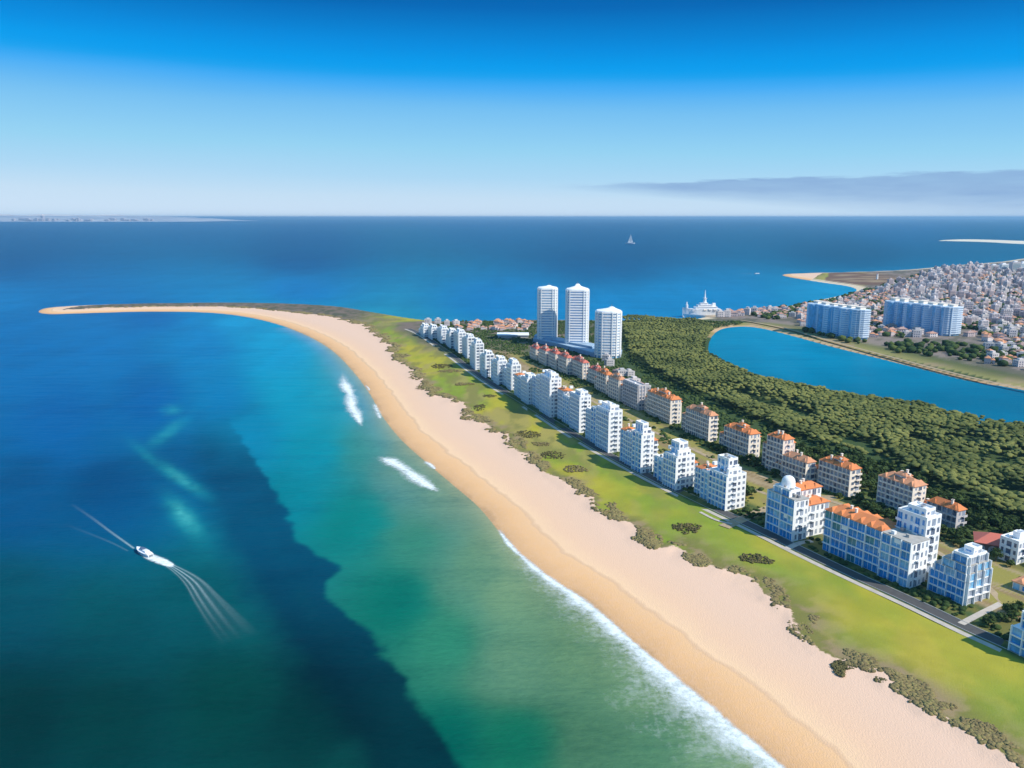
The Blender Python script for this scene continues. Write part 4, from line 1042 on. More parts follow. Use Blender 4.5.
# --- garden and street trees, each a thing with trunk and crown
def tree_meshes(seed):
    r = np.random.default_rng(seed)
    n_ = 26; a = r.uniform(0, 6.28, n_); q = r.uniform(.2, 1, n_)**.6
    x = np.cos(a)*q*1.9; y = np.sin(a)*q*1.9; z = 3.6+r.uniform(-1.2, 1.5, n_)*(1.2-q*.5); rr = r.uniform(.55, 1.15, n_)
    V, F, A = merge([lumpy(I1, s, .45) for s in range(3)], np.column_stack([x, y, z]), np.column_stack([rr, rr, rr*.8]), r.uniform(0, 6, n_), r.integers(0, 3, n_))
    tn = r.uniform(0, .8, n_)[A]
    nl = 300; a = r.uniform(0, 6.28, nl); el_ = r.uniform(-.6, 1.4, nl); rad = r.uniform(2.0, 2.7, nl)
    c_ = np.column_stack([np.cos(a)*np.cos(el_)*rad, np.sin(a)*np.cos(el_)*rad, 3.7+np.sin(el_)*rad*.8]); tri = c_[:, None, :]+r.normal(0, .22, (nl, 3, 3))
    V = np.vstack([V, tri.reshape(-1, 3)]); F = np.vstack([F, np.arange(nl*3).reshape(-1, 3)+len(A)]); tn = np.concatenate([tn, np.repeat(r.uniform(0, 1, nl), 3)])
    cr_ = np_mesh('crown', V, F, M_LEAF, False); fattr(cr_, 'tone', tn)
    mb = MB(); k = 7
    pr = [(.24, 0), (.19, 1.2), (.15, 2.4), (.07, 4.0)]
    for (r0, z0), (r1, z1) in zip(pr, pr[1:]):
        mb.prism([(r0*cos(2*pi*t/k), r0*sin(2*pi*t/k)) for t in range(k)], z0, z1, top=[(r1*cos(2*pi*t/k), r1*sin(2*pi*t/k)) for t in range(k)])
    return cr_, mb.mesh('trunk', M_WOOD)
TREES = [tree_meshes(s) for s in range(4)]
blds = [(np.array(o.location[:2]), o['label']) for o in C.objects if o.get('category') in ('apartment block', 'apartment complex', 'house', 'hall', 'tower')]
tp = []
gpts = jgrid(-120, 330, 235, 900, 5.2)
gpts = gpts[inframe(gpts, 30)]
inl = sdist(gpts, np.vstack([ROAD, P([405, 700, 1500, 2400, 2400, 1400], [325, 300, 262, 262, 900, 900], Z0)]))
in2 = sdist(gpts, np.vstack([row2, P([450, 700, 1500, 2400, 2400, 1400], [325, 300, 262, 262, 900, 900])]))
nz = fbm(gpts[:, 0]/10, gpts[:, 1]/16, 120, 3)
gp_line = P([955, 961, 982, 1004, 1012], [628, 624, 613, 602, 598], Z0)
cand_ok = clear(gpts, 1.8) & (inl > 12) & (dist_line(gpts, gp_line, False) > 6)
wA = cand_ok & (inl < 15.5) & (nz > .50)                  # a broken line between road and fronts
wB = cand_ok & (inl > 15.5) & (inl < 38) & (nz > .60)
wC = cand_ok & (in2 > -15) & (in2 < 1) & (nz > .40)        # dense belt before the inland row
wD = cand_ok & (in2 > 1) & (sdist(gpts, WOOD) < 2) & (nz > .5)
sel_ = np.where(wA | wB | wC | wD)[0]
order_ = sel_[np.argsort(gpts[sel_, 1])][:295]
for i, j in enumerate(order_):
    x_, y_ = gpts[j]; nb_ = min(blds, key=lambda b: (b[0][0]-x_)**2+(b[0][1]-y_)**2)
    short = nb_[1].split(',')[0].split()[:10]
    while short[-1] in ('a', 'the', 'of', 'and', 'with', 'in', 'at', 'by', 'its', 'to', 'front', 'beside', 'under', 'on'): short.pop()
    lab = 'dark green tree near the '+' '.join(short)
    t = thing('tree', lab, 'tree', (x_, y_, Z0-.25), random.uniform(0, 6.28), 'trees near the '+' '.join(short))
    cr_, tr_ = TREES[i % 4]; s_ = random.uniform(.55, 1.15)
    t.scale = (s_*random.uniform(.85, 1.2), s_, s_*random.uniform(.8, 1.1))
    for nm, me in (('trunk', tr_), ('crown', cr_)):
        o = bpy.data.objects.new(nm, me); C.objects.link(o); o.parent = t
print('trees', len(order_), 'of', len(sel_))
# low hedges and undergrowth in the yards
hp = jgrid(-110, 330, 235, 1150, 2.9); hp = hp[inframe(hp, 30)]
inl = sdist(hp, np.vstack([ROAD, P([405, 700, 1500, 2400, 2400, 1400], [325, 300, 262, 262, 900, 900], Z0)])); in2 = sdist(hp, np.vstack([row2, P([450, 700, 1500, 2400, 2400, 1400], [325, 300, 262, 262, 900, 900])]))
nz = fbm(hp[:, 0]/7, hp[:, 1]/12, 130, 4)
ok = clear(hp, 0) & (dist_line(hp, gp_line, False) > 4) & (inl > 9.2) & (sdist(hp, LAG) < -3) & (sdist(hp, WOOD) < 3) & (((inl < 14.5) & (nz > .34)) | ((inl < 34) & (nz > .52)) | ((in2 > -14) & (nz > .42)) | ((nz > .60)))
hp = hp[ok]; n_ = len(hp); print('undergrowth', n_)
rr = rng.uniform(.6, 1.7, n_)
V, F, A = merge([lumpy(I1, s, .4) for s in range(3)], np.column_stack([hp, Z0+rr*.2]), np.column_stack([rr*1.1, rr, rr*.75]), rng.uniform(0, 6, n_), rng.integers(0, 3, n_))
me = np_mesh('undergrowth', V, F, M_LEAF, False); fattr(me, 'tone', np.clip(rng.uniform(0, 1, n_), 0, 1)[A])
o = bpy.data.objects.new('undergrowth', me); C.objects.link(o); tag(o, 'dark green hedges and undergrowth in the yards around the blocks', 'undergrowth', kind='stuff')

# ------------------------------------------------------------ small houses: town, neck, quay
def house_mesh(kind, wm, rm, seed):
    r = random.Random(seed); mb = MB()
    w, l, h_ = 1, 1, 1
    if kind == 'hip':
        mb.mi = 0; mb.box(-5, 5, -4, 4, 0, 6); mb.mi = 1; mb.hip(-5, 5, -4, 4, 6.01, 2.4, .4, .2); mb.mi = 0; mb.box(1.4, 2.2, .6, 1.4, 7, 9.3)
    elif kind == 'gable2':
        mb.mi = 0; mb.box(-6, 1, -4, 4, 0, 7); mb.box(1.01, 6, -3, 5, 0, 5); mb.mi = 1; mb.hip(-6, 1, -4, 4, 7.01, 2.6, .4, .2); mb.hip(1.5, 6, -3, 5, 5.01, 1.8, .3, .2)
    elif kind == 'flat':
        mb.mi = 0; mb.box(-5, 5, -5, 5, 0, 9.5); mb.box(-2, 2.5, -1.5, 3, 9.51, 12); mb.mi = 2; mb.box(-4.6, 4.6, -4.6, 4.6, 9.52, 9.75)
    else:
        mb.mi = 0; mb.box(-6, 6, -5, 5, 0, 18); mb.box(-2, 2, -2, 2, 18.01, 21)
        for k in range(1, 6): mb.box(-6.5, 6.5, -5.5, 5.5, k*3-.15, k*3+.5)
    mb.mi = 3
    top = {'hip': 6, 'gable2': 5, 'flat': 9.5, 'block': 18}[kind]; hx, hy = (6.1, 5.1) if kind == 'block' else (5.06, 5.06 if kind == 'flat' else 4.06)
    if kind == 'gable2': hx, hy = 6.06, 4.06
    z = .8
    while z+1.6 < top:
        for x in np.arange(-hx+1.2, hx-1.5, 2.5):
            mb.quad((x, -hy, z), (x+1.3, -hy, z), (x+1.3, -hy, z+1.5), (x, -hy, z+1.5))
        for y in np.arange(-hy+1.2, hy-1.5, 2.5):
            mb.quad((-hx, y+1.3, z), (-hx, y, z), (-hx, y, z+1.5), (-hx, y+1.3, z+1.5))
        z += 3.0
    return mb.mesh('town_house', [wm, rm, M_CONC, G_DARK])
HK = []
desc = []
for kd, wm, rm, ds_ in [('hip', M_TWHITE, M_TTILE, 'white house with terracotta roof'), ('hip', M_TPINK, M_TTILE2, 'dull pink house with brown roof'), ('gable2', M_TWHITE, M_TTILE, 'stepped cream house with orange roofs'), ('gable2', M_TPINK, M_TILE2, 'pink walled house with coral roof'),
        ('flat', M_TWHITE, M_CONC, 'white flat roofed house'), ('flat', M_GREY, M_CONC, 'grey flat roofed house'), ('block', M_TWHITE, M_CONC, 'white mid rise block of flats'), ('block', M_TPINK, M_CONC, 'pinkish mid rise block of flats')]:
    HK.append(house_mesh(kd, wm, rm, 1)); desc.append(ds_)
def put_house(k, x_, y_, s_, zone, name='town_house', rz=None, z=2.6):
    o = bpy.data.objects.new(name if k < 6 else 'apartment_block', HK[k]); C.objects.link(o); o.location = (x_, y_, z); o.rotation_euler = (0, 0, random.uniform(-.5, .5) if rz is None else rz)
    o.scale = (s_*random.uniform(.9, 1.3), s_*random.uniform(.9, 1.2), s_*random.uniform(.8, 1.15))
    tag(o, desc[k]+' '+zone, 'house' if k < 6 else 'block of flats', desc[k]+'s '+zone)
# the town beyond the lagoon
tpx = [(762, 318), (790, 319), (806, 330), (835, 342), (872, 349), (905, 352), (950, 358), (1000, 366), (1060, 376), (1400, 440), (1500, 330), (1200, 262), (1024, 263.5), (990, 266), (955, 269), (925, 275), (898, 283), (875, 290), (850, 297), (815, 305), (775, 309.5), (757, 311)]
TP = P(*smooth(tpx, 3).T, Z0)
p = jgrid(TP[:, 0].min(), TP[:, 0].max(), TP[:, 1].min(), 2400, 17, .33); p = p[inframe(p, 30)]
nz = fbm(p[:, 0]/70, p[:, 1]/70, 140, 3)
px_, py_ = proj(p[:, 0], p[:, 1], 3.0)
ok = (sdist(p, TP) > 0) & clear(p, 6) & (sdist(p, LAG) < -38) & (nz > .30) & (s_ok if False else True)
ok &= ~((px_ > 790) & (px_ < 985) & (py_ > 337))            # gardens in front of the slabs
ok &= sdist(p, LAND) > 14
p = p[ok]; px_, py_ = proj(p[:, 0], p[:, 1], 3.0)
o_ = np.argsort(p[:, 1]); p, px_, py_ = p[o_], px_[o_], py_[o_]
vis = np.where(px_ < 1032)[0]; print('town', len(p), 'visible', len(vis))
def zone(x_, y_):
    if x_ < 812: return 'by the shore left of the lagoon slab blocks'
    if x_ < 884 and y_ < 306: return 'behind the left hand slab block'
    if x_ < 884: return 'between the two pale slab blocks'
    if x_ < 955: return 'behind the right hand slab block' if y_ < 330 else 'in front of the right hand slab block'
    return 'right of both slab blocks, nearer the lagoon' if y_ > 315 else 'in the far part of the town at right'
ind = set(vis[:262].tolist())
rest_pos = []
for i in range(len(p)):
    k = random.choices(range(8), [2, 3, 3, 3, 5, 3, 3 if py_[i] < 330 else 0, 2 if py_[i] < 330 else 0])[0]
    if px_[i] < 900 and py_[i] > 295: k = random.choices(range(8), [4, 3, 4, 3, 3, 1, 0, 0])[0]
    if i in ind: put_house(k, p[i, 0], p[i, 1], random.uniform(.6, .95), zone(px_[i], py_[i]))
    else: rest_pos.append((p[i, 0], p[i, 1], k))
# the rest of the town as one object
allV, allF, allM = [], [], []; off = 0
for x_, y_, k in rest_pos:
    me = HK[k]; v = np.array([tuple(q.co) for q in me.vertices])*np.array([random.uniform(.6, 1.0), random.uniform(.6, .95), random.uniform(.6, 1.0)]); a = random.uniform(-.5, .5)
    x2 = v[:, 0]*cos(a)-v[:, 1]*sin(a)+x_; y2 = v[:, 0]*sin(a)+v[:, 1]*cos(a)+y_
    allV += list(zip(x2.tolist(), y2.tolist(), (v[:, 2]+2.6).tolist())); base_m = len(allM)
    for q in me.polygons: allF.append(tuple(i+off for i in q.vertices)); allM.append((k, q.material_index))
    off += len(v)
if allF:
    mats_ = [M_TWHITE, M_TPINK, M_TTILE, M_TTILE2, M_WHITE, M_WARM, M_PINK, M_GREY, M_TILE, M_TILE2, M_TILE3, M_CONC, G_DARK]
    me = bpy.data.meshes.new('distant_town'); me.from_pydata(allV, [], allF)
    for m_ in mats_: me.materials.append(m_)
    me.polygons.foreach_set('material_index', [mats_.index(HK[k].materials[mi]) for k, mi in allM]); me.update()
    o = bpy.data.objects.new('distant_town', me); C.objects.link(o); tag(o, 'farthest houses of the hazy town thinning out towards the open sea at right', 'town', kind='stuff')
# high rises at the far right end of the town
for i, (x_, by, ty, w_) in enumerate([(993, 272, 265, 8), (1003, 271, 264, 7), (1014, 273, 262, 8), (1022, 272, 262.5, 6), (980, 272, 266.5, 6)]):
    g = P(x_, by, Z0); d = g[1]; w = w_*d/800/2; h_ = (by-ty)*d/800
    root = thing('high_rise', ['pale grey green high rise left of the pair at the far end of the town', 'wide pale high rise in the far town, second from the right group', 'tallest pale green high rise at the far end of the town', 'pale green high rise cut by the right edge, far end of the town', 'lowest pale high rise of the far town group'][i], 'high rise', (g[0], g[1], 2.6), 0, 'far high rises of the town')
    mb = MB(); mb.box(-w, w, -8, 8, 0, h_); mb.build('wall', M_WHITE if i % 2 else M_GREY, root)
    for k in range(1, int(h_/3.2)): uobj('window', G_TEAL, root, -w*.9, w*.9, -8.1, -7.9, k*3.2-1.6, k*3.2-.2)
    mb = MB(); mb.box(-w*.4, w*.4, -3, 3, h_+.01, h_+3); mb.build('roof_hut', M_WHITE, root)
# trees of the town and gardens before the slabs
p = jgrid(TP[:, 0].min(), TP[:, 0].max(), 600, 2300, 11, .45); p = p[inframe(p, 30)]; nz = fbm(p[:, 0]/45, p[:, 1]/60, 150, 4); px_, py_ = proj(p[:, 0], p[:, 1], 3.0)
p = p[(sdist(p, LAG) < -26) & (sdist(p, LAND) > 15) & clear(p, 1) & (sdist(p, TP) > -14) & (nz > .47)]; n_ = len(p); print('town trees', n_)
rr = rng.uniform(2.2, 5.5, n_)
V, F, A = merge([lumpy(I1, s, .35) for s in range(3)], np.column_stack([p, Z0+rr*.5]), np.column_stack([rr*1.1, rr, rr*.8]), rng.uniform(0, 6, n_), rng.integers(0, 3, n_))
me = np_mesh('town_trees', V, F, M_LEAF, False); fattr(me, 'tone', rng.uniform(0, 1, n_)[A]); o = bpy.data.objects.new('town_trees', me); C.objects.link(o)
tag(o, 'hazy trees and gardens scattered between the houses of the far town', 'trees', kind='stuff')
# red roofed village on the neck, left of the towers
for i in range(36):
    x_ = random.uniform(458, 535); y_ = random.uniform(323.5, 331.5)-(x_-462)*.018
    g = P(x_, y_, Z0); put_house(random.choice([0, 2, 3, 3, 2]), g[0], g[1], random.uniform(.55, .9), 'in the village left of the three towers')
for (x_, y_) in [(438, 324), (428, 323), (447, 325.5), (456, 325)]:
    g = P(x_, y_, Z0); put_house(4, g[0], g[1], .8, 'on the brown neck beyond the far tip of the seafront row')
for i in range(9):
    g = P(600+i*5.6+random.uniform(-2, 2), 366+i*4.2+random.uniform(-4, 4)-8, Z0)
    if clear(g[None], 3)[0]: put_house(random.choice([1, 4, 5]), g[0], g[1], .7, 'on the stony ground right of the inland row')
for (x_, y_, k) in [(720, 316.5, 4), (727, 316.5, 4), (734, 316, 1), (740, 315.5, 2), (747, 314.5, 4), (754, 313.5, 4), (760, 313, 0), (729, 314.5, 0), (743, 313, 3)]:
    g = P(x_, y_, Z0); put_house(k, g[0], g[1], .95, 'on the quay right of the big white ship', name='quay_house')
# white pavilion roof left of the towers
g = P(513, 336.5, Z0); root = thing('pavilion', 'low flat white roofed pavilion left of the leftmost tower', 'pavilion', (g[0], g[1], Z0-.2))
mb = MB(); mb.box(-19, 19, -10, 10, 0, 3); mb.build('wall', M_GREY, root); mb = MB(); mb.box(-20, 20, -11, 11, 3.003, 3.8); mb.build('roof', M_WHITE, root)
# lighthouse on the sand spit
g = P(877, 279.5, 2); root = thing('lighthouse', 'tiny white lighthouse on the far sand spit', 'lighthouse', (g[0], g[1], 1.6))
def cyl(r0, r1, z0, z1, k=14, c=(0, 0)):
    return [(c[0]+r0*cos(2*pi*t/k), c[1]+r0*sin(2*pi*t/k)) for t in range(k)], z0, z1, [(c[0]+r1*cos(2*pi*t/k), c[1]+r1*sin(2*pi*t/k)) for t in range(k)]
def addcyl(mb, *a, **kw):
    p0, z0, z1, p1 = cyl(*a, **kw); mb.prism(p0, z0, z1, top=p1)
mb = MB(); addcyl(mb, 2.6, 1.7, 0, 13); mb.build('shaft', M_WHITE, root); mb = MB(); addcyl(mb, 2.3, 2.3, 13.01, 13.5); mb.build('gallery', M_WHITE, root)
mb = MB(); addcyl(mb, 1.3, 1.3, 13.51, 15.3); mb.build('lantern', G_GREY, root); mb = MB(); addcyl(mb, 1.5, .2, 15.31, 16.6); mb.build('roof', M_TILE3, root)

# ------------------------------------------------------------ ships and boats
def hull_mb(L, B, D_, sheer=.6, n=12, transom=.75):
    mb = MB(); secs = []
    for i in range(n+1):
        t = i/n; x = -L/2+t*L
        b_ = B/2*(transom+(1-transom)*min(1, t*2.5))*(1-max(0, (t-.55)/.45)**2.2)
        b_ = max(b_, .04); top = D_+sheer*t*t; ke = -.6*(1-max(0, (t-.8)/.2))
        xx = x+(t > .9)*(0)
        secs.append([(xx, -b_, top), (xx, -b_*.82, top*.35), (xx*(1-.03*t), -b_*.3, ke), (xx*(1-.03*t), b_*.3, ke), (xx, b_*.82, top*.35), (xx, b_, top)])
    for s in secs: mb.v += s
    for i in range(n):
        for k in range(5): a = i*6+k; mb.f.append((a, a+1, a+7, a+6)); mb.m.append(0)
        mb.f.append((i*6+5, i*6, i*6+6, i*6+11)); mb.m.append(0)
    mb.f.append(tuple(range(6))); mb.m.append(0); mb.f.append(tuple(reversed(range(n*6, n*6+6)))); mb.m.append(0)
    return mb
# big white ship moored at the neck, bow to the left
g = P(700, 316.8, 0); root = thing('passenger_ship', 'big white passenger ship with a tall pointed mast, moored at the neck of land', 'ship', (g[0]+2, g[1]-2, 0), pi+.10); root.scale = (1.3, 1.25, 1.12)
hull_mb(47, 12, 8.5, 5).build('hull', M_HULL, root)
for k, (x0, x1, w_, z0, z1) in enumerate([(-21, 13, 5.4, 8.6, 11.6), (-17, 9, 4.8, 11.61, 14.4), (-11, 6, 4.2, 14.41, 17.0), (-6, 3, 3.4, 17.01, 19.6)]):
    mb = MB(); mb.box(x0, x1, -w_, w_, z0, z1); dk = mb.build('deck_house', M_HULL, root)
    uobj('window', G_GREY, root, x0+.8, x1-.8, w_-.02, w_+.08, z0+1.0, z1-.7)
    uobj('window', G_GREY, root, x0+.8, x1-.8, -w_-.08, -w_+.02, z0+1.0, z1-.7)
mb = MB(); addcyl(mb, 2.2, 1.0, 19.61, 27, c=(-3, 0)); addcyl(mb, .95, .12, 27.01, 37, c=(-3, 0)); mb.build('mast', M_HULL, root)
mb = MB(); mb.box(-4.5, -1.5, -4, 4, 25.5, 26.0); mb.build('spreader', M_HULL, root)
mb = MB(); mb.prism([(-16, -2), (-12, -2), (-12, 2), (-16, 2)], 14.41, 19, .8); mb.build('funnel', M_HULL, root)
mb = MB(); mb.box(17.5, 19.5, -2.5, 2.5, 12.5, 17.5); mb.box(18, 19, -.5, .5, 17.51, 21); mb.build('bow_gantry', M_HULL, root)
for s_ in (-1, 1):
    for x_ in (-14, -8, -2): mb = MB(); mb.prism([(x_-2, s_*5.6), (x_+2, s_*5.6), (x_+2, s_*6.9), (x_-2, s_*6.9)][::s_], 10, 11.4, .8); mb.build('lifeboat', M_WARM, root)
# sailing yacht far out
g = P(630, 244, 0); root = thing('sailing_yacht', 'lone white sailing yacht far out on the open sea', 'sailboat', (g[0], g[1], 0), -.25)
hull_mb(56, 12, 5.5, 2).build('hull', M_HULL, root)
mb = MB(); mb.box(-14, 8, -3.5, 3.5, 6.3, 9.5); mb.build('cabin', M_HULL, root); mb = MB(); addcyl(mb, .6, .25, 6, 58, c=(4, 0)); mb.build('mast', M_METAL, root)
def sail(name, pts_):
    mb = MB(); n0 = len(pts_); mb.v = [(x, -.15, z) for x, z in pts_]+[(x, .15, z) for x, z in pts_]; mb.f = [tuple(range(n0)), tuple(reversed(range(n0, 2*n0)))]+[(k, k+n0, (k+1) % n0+n0, (k+1) % n0) for k in range(n0)]; mb.m = [0]*len(mb.f); mb.build(name, M_SAIL, root)
sail('main_sail', [(3.2, 9.6), (3.2, 56), (-3, 36), (-9, 18), (-12, 10.5)]); sail('fore_sail', [(5, 50), (5.2, 10), (17, 8.5), (11, 28)])
mb = MB(); mb.box(-13, 4, -.3, .3, 9.2, 9.58); mb.build('boom', M_METAL, root)
# motor boats
def motorboat(label, px_, py_, L, B, yaw, cat='speedboat', name='speedboat'):
    g = P(px_, py_, 0); root = thing(name, label, cat, (g[0], g[1], .12), yaw)
    hull_mb(L, B, L*.11, L*.05).build('hull', M_HULL, root); h0 = L*.11
    mb = MB(); mb.prism([(-L*.30, -B*.33), (L*.12, -B*.33), (L*.26, -B*.14), (L*.26, B*.14), (L*.12, B*.33), (-L*.30, B*.33)], h0+.02, h0+L*.075, .86); mb.build('cabin', M_HULL, root)
    mb = MB(); mb.prism([(-L*.05, -B*.30), (L*.14, -B*.30), (L*.22, -B*.12), (L*.22, B*.12), (L*.14, B*.30), (-L*.05, B*.30)], h0+L*.076, h0+L*.105, .8); mb.build('windscreen', G_DARK, root)
    mb = MB(); mb.box(-L*.42, -L*.32, -B*.36, B*.36, h0*.7, h0+L*.03); mb.build('seat', M_WARM, root)
    mb = MB(); mb.box(-L*.53, -L*.49, -B*.22, B*.22, .1, h0*.9); mb.build('engine', M_METAL, root)
    return root
b0, b1 = P(133, 547.5, 0), P(170, 566, 0); bd_ = b0-b1; yawb = atan2(bd_[1], bd_[0])
bl_ = float(np.linalg.norm(bd_)); print('boat', bl_)
motorboat('white speedboat cutting across the dark bay with a fan of wake', 144, 554, bl_*.38, bl_*.11, yawb)
motorboat('tiny white motorboat off the end of the far sand spit', 757, 274, 14, 5, 0.2, 'motorboat', 'motorboat')
motorboat('tiny white motorboat lying at the shore just right of the towers', 640, 317.3, 10, 4, 2.8, 'motorboat', 'motorboat')

# ------------------------------------------------------------ foam
m = bpy.data.materials.new('foam'); m.use_nodes = True; nt = m.node_tree; b = nt.nodes['Principled BSDF']; MATS['foam'] = m
b.inputs['Base Color'].default_value = (.80, .86, .86, 1); b.inputs['Roughness'].default_value = .7; b.inputs['Specular IOR Level'].default_value = .2
fv = attr(nt, 'cover'); n1_ = noise(nt, .45, 6, .72, coord='World'); n2_ = noise(nt, .09, 3, .6, coord='World')
nm_ = mth(nt, 'ADD', mth(nt, 'MULTIPLY', n1_, .65), mth(nt, 'MULTIPLY', n2_, .35))
al = mth(nt, 'ADD', mth(nt, 'SUBTRACT', mth(nt, 'MULTIPLY', fv, 1.35), .38), mth(nt, 'MULTIPLY', mth(nt, 'SUBTRACT', nm_, .5), 3.0), clamp=True)
al = mth(nt, 'MULTIPLY', al, mth(nt, 'MULTIPLY', fv, 1.3, clamp=True))
nt.links.new(al, b.inputs['Alpha']); bump(nt, b, n1_, .5, .3)
def foam(name, line, wl, wr, cover, zf=lambda s: .06, label=None, nv=9, prof=None, rag=0.0):
    """line: ground points; wl/wr widths to the left/right (arrays); cover(t, v) 0..1"""
    n = len(line); t = np.gradient(line, axis=0); t /= np.linalg.norm(t, axis=1)[:, None]; nrm = np.stack([t[:, 1], -t[:, 0]], -1)
    vv = np.linspace(-1, 1, nv); V = []; A = []
    for i in range(n):
        for v in vv:
            w = wr[i] if v > 0 else wl[i]; q = line[i]+nrm[i]*v*w; s = i/(n-1)
            V.append((q[0], q[1], zf(v) if not callable(prof) else prof(s, v))); A.append(cover(s, v))
    F = [(i*nv+k, i*nv+k+1, (i+1)*nv+k+1, (i+1)*nv+k) for i in range(n-1) for k in range(nv-1)]
    me = np_mesh(name, np.array(V), np.array(F), m); fattr(me, 'cover', np.array(A)); o = bpy.data.objects.new(name, me); C.objects.link(o); tag(o, label, kind='stuff'); return o
i0 = [i for i in range(len(LAND)) if True]
# surf running up the near beach
spx = smooth([(498, 529), (508, 543), (522, 557), (548, 578), (590, 606.5), (640, 650), (690, 692), (735, 730), (782, 770), (850, 835)], 14, False); sl_ = P(*spx.T, 0)
k_ = len(sl_); tt = np.linspace(0, 1, k_); wv_ = fbm(tt*14, tt*0, 201, 3)
wl_f = (0.9+7.5*sstep(.20, .6, tt)*(.35+1.2*wv_)+1.5*wv_); 
foam('surf_foam', sl_, np.full(k_, 1.6)+wv_, wl_f*1.0, lambda s, v: float(np.clip((.98-.75*abs(v)**1.2 if v < 0 else .98-.60*abs(v))*min(1, s*10+.35), 0, 1)), prof=lambda s, v: .05 if v > 0 else .05-.28*v, label='white surf washing up the near half of the beach')
foam('surf_foam', offs(sl_, -1*(0))+0, np.full(k_, .3), wl_f*2.6+2.5, lambda s, v: float(np.clip((.60-.40*abs(v))*min(1, s*4), 0, 1)), zf=lambda v: .03, label='thin lacy foam trailing behind the surf line')
def patch(pl, w, amp, lab, hgt=.5, tail=.3):
    ln = P(*smooth(pl, 10, False).T, 0); n = len(ln); s_ = np.linspace(0, 1, n); ww = 1.9*w*np.sin(pi*np.clip(s_*.92+.05, 0, 1))**.6*(.35+1.3*fbm(s_*9, s_*0+w, 33, 3))
    foam('breaking_wave', ln, ww, ww*1.1, lambda s, v: float(np.clip(amp*(1-abs(v)**1.15)*min(1, (1-s)*7)*min(1, s*3.5+.2), 0, 1)), prof=lambda s, v: .05+hgt*(1-abs(v))*sin(pi*s), label=lab)
patch([(342, 371), (345, 384), (350, 394), (352, 406), (358, 418), (362, 428)], 5.0, 1.0, 'white breaking wave in the bay, the upper one')
patch([(376, 456), (390, 461), (405, 470), (422, 482), (442, 494)], 5.2, 1.0, 'white breaking wave in the bay, the lower one')
patch([(374, 403), (377, 411), (381, 420)], 2.4, .85, 'small patch of foam against the sand beside the upper wave')
patch([(365, 385), (368, 388), (370, 391)], 1.6, .8, 'tiny patch of foam against the sand above the small one')
patch([(424, 461), (430, 465), (436, 470)], 1.8, .9, 'short streak of foam against the sand above the lower wave')
# wake of the speedboat
def foam_mat(name, sc, amp, gain):
    m = bpy.data.materials.new(name); m.use_nodes = True; nt = m.node_tree; b = nt.nodes['Principled BSDF']
    b.inputs['Base Color'].default_value = (.62, .78, .80, 1); b.inputs['Roughness'].default_value = .7; b.inputs['Specular IOR Level'].default_value = .1
    fv = attr(nt, 'cover'); n_ = noise(nt, sc, 4, .65, coord='World')
    al = mth(nt, 'MULTIPLY', mth(nt, 'MULTIPLY', fv, mth(nt, 'ADD', 1-amp*.5, mth(nt, 'MULTIPLY', n_, amp))), gain, clamp=True)
    nt.links.new(al, b.inputs['Alpha']); return m
M_FOAM0 = m
M_WAKE = foam_mat('wake_foam', 1.1, 1.5, .6)
m = M_WAKE
ln = P(*smooth([(163, 562), (178, 570), (194, 582), (208, 599), (224, 618), (243, 640)], 14, False).T, 0); n = len(ln); s_ = np.linspace(0, 1, n)
def fan_cover(s, v):
    k = .5+.5*cos(v*pi*(4.2+1.5*v)+1.2*sin(s*5+v*2))
    k = k**1.6*(1-.5*s)*(.35+.9*float(vnoise(np.array([v*4.3+7]), np.array([s*3.0]), 5)[0]))+.22*s
    return float(np.clip(k*(1-s)**1.15*(1-abs(v)**6)*1.0+.9*max(0, 1-s*7)*(1-abs(v)**3), 0, 1))
foam('wake', ln, 1.4+6.0*s_, 1.4+7.5*s_, fan_cover, zf=lambda v: .06, nv=61, label='fan of thin foam streaks trailing behind the speedboat')
ln = P(*smooth([(134, 548.5), (122, 540), (108, 530), (92, 518), (70, 503)], 12, False).T, 0); n = len(ln); s_ = np.linspace(0, 1, n)
foam('wake', ln, .7+.5*s_, .7+.5*s_, lambda s, v: float((.62*(1-s)**1.1)*(1-v*v)), zf=lambda v: .05, nv=7, label='thin faint foam line on the upper left side of the speedboat')
ln = P(*smooth([(128, 551), (112, 543), (90, 534), (64, 524)], 12, False).T, 0); n = len(ln); s_ = np.linspace(0, 1, n)
foam('wake', ln, .5+.8*s_, .5+.8*s_, lambda s, v: float((.16*(1-s))*(1-v*v)), zf=lambda v: .05, nv=5, label='very faint second foam line on the left of the speedboat')
m = M_FOAM0
ln = P(*smooth([(139, 551), (150, 557), (162, 562), (174, 567)], 12, False).T, 0); n = len(ln); s_ = np.linspace(0, 1, n)
foam('wake', ln, .6+3.2*np.sin(pi*np.clip(s_, 0, .93))**.7, .6+2.6*np.sin(pi*np.clip(s_, 0, .93))**.7, lambda s, v: float(np.clip(1.15*(1-abs(v)**2.2)*min(1, (1-s)*5+.3), 0, 1)), prof=lambda s, v: .05+.5*(1-abs(v))*sin(pi*s), label='thick white foam churned up around the speedboat')
ln = P([741, 750, 757], [273.5, 273.8, 274.3], 0); foam('wake', ln, np.full(3, 3.), np.full(3, 3.), lambda s, v: .8*(1-abs(v)), label='short wake behind the tiny motorboat')
ln = P([560, 590, 620, 640, 660], [320.0, 320.2, 320.0, 319.2, 318.2], 0); foam('surf_foam', ln, np.full(5, 3.), np.full(5, 3.), lambda s, v: .8*(1-abs(v)), label='thin white surf on the far shore right of the towers')

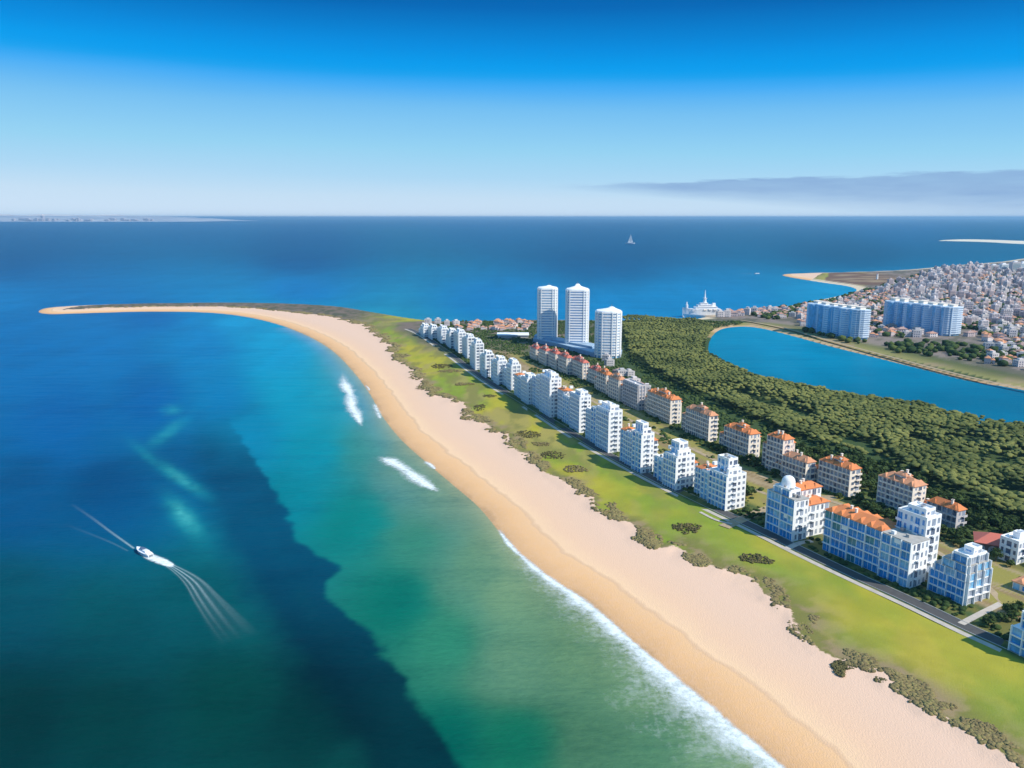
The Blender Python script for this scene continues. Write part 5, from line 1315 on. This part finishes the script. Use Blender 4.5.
# ------------------------------------------------------------ far coasts
m2, nt, nn, ll, b = new_mat('far_land'); n_ = noise(nt, .0012, 5, .65, coord='World', mscale=(1, 1, 6))
zc = nn.new('ShaderNodeSeparateXYZ'); ll.new(nn.new('ShaderNodeNewGeometry').outputs['Position'], zc.inputs[0])
ll.new(mixc_(nt, mth(nt, 'MULTIPLY', mth(nt, 'SUBTRACT', n_, .38, clamp=True), 3, clamp=True), (.45, .45, .48), (.75, .72, .68)), b.inputs['Base Color']); b.inputs['Roughness'].default_value = 1
def ridge(name, x0, x1, D_, dep, hf, n=160, matl=None):
    V = []; F = []
    xs = np.linspace(x0, x1, n)
    for i, x in enumerate(xs):
        t = i/(n-1); h_ = hf(t)
        for k, (dy, hh) in enumerate(((0, -2), (dep*.04, .12), (dep*.35, .75), (dep*.6, 1.0), (dep, -.02))):
            V.append((x, D_+dy, hh*h_ if hh > 0 else -2))
    F = [(i*5+k, (i+1)*5+k, (i+1)*5+k+1, i*5+k+1) for i in range(n-1) for k in range(4)]
    me = np_mesh(name, np.array(V), np.array(F), matl or m2); o = bpy.data.objects.new(name, me); C.objects.link(o); tag(o, kind='structure'); return o
D_ = 27000.0
def xat(px_, D_): return (px_-512)/800*(D_*cP)
ridge('distant_coast', xat(-260, D_), xat(196, D_), D_, 7000, lambda t: float((230+70*(fbm(np.array([t*22.]), np.array([1.]), 5, 4)[0]-.5))*min(1, (1-t)*3.2)**.6+6))
dr = random.Random(4)
for i in range(34):
    px_ = dr.uniform(2, 150); x_ = xat(px_, D_); w_ = dr.uniform(60, 220); h_ = dr.uniform(50, 105) if i else 190
    o = bpy.data.objects.new('building', HK[6]); C.objects.link(o); o.location = (x_, D_+dr.uniform(150, 600), 10); o.scale = (w_/12, 12, h_/18)
    tag(o, 'white building on the hazy coast at the horizon, far left', 'building', 'buildings on the coast at the horizon')
M_FARSAND = simple('far_sand', (.74, .66, .52), .9, .08, .01)
sb = P(*smooth([(938, 240.8), (960, 239.6), (990, 240.0), (1024, 241.2), (1100, 243), (1300, 246), (1300, 250), (1100, 246), (1024, 244.2), (985, 242.2), (955, 241.4)], 4).T, 0)
mb = MB(); mb.prism([tuple(q) for q in sb[::-1]], -1, 2.0, .985); tag(mb.build('sandbar', M_FARSAND), kind='structure')
for o in C.objects:
    if o.get('label') and len(o['label'].split()) > 16: print('LONG', o.name, o['label'])
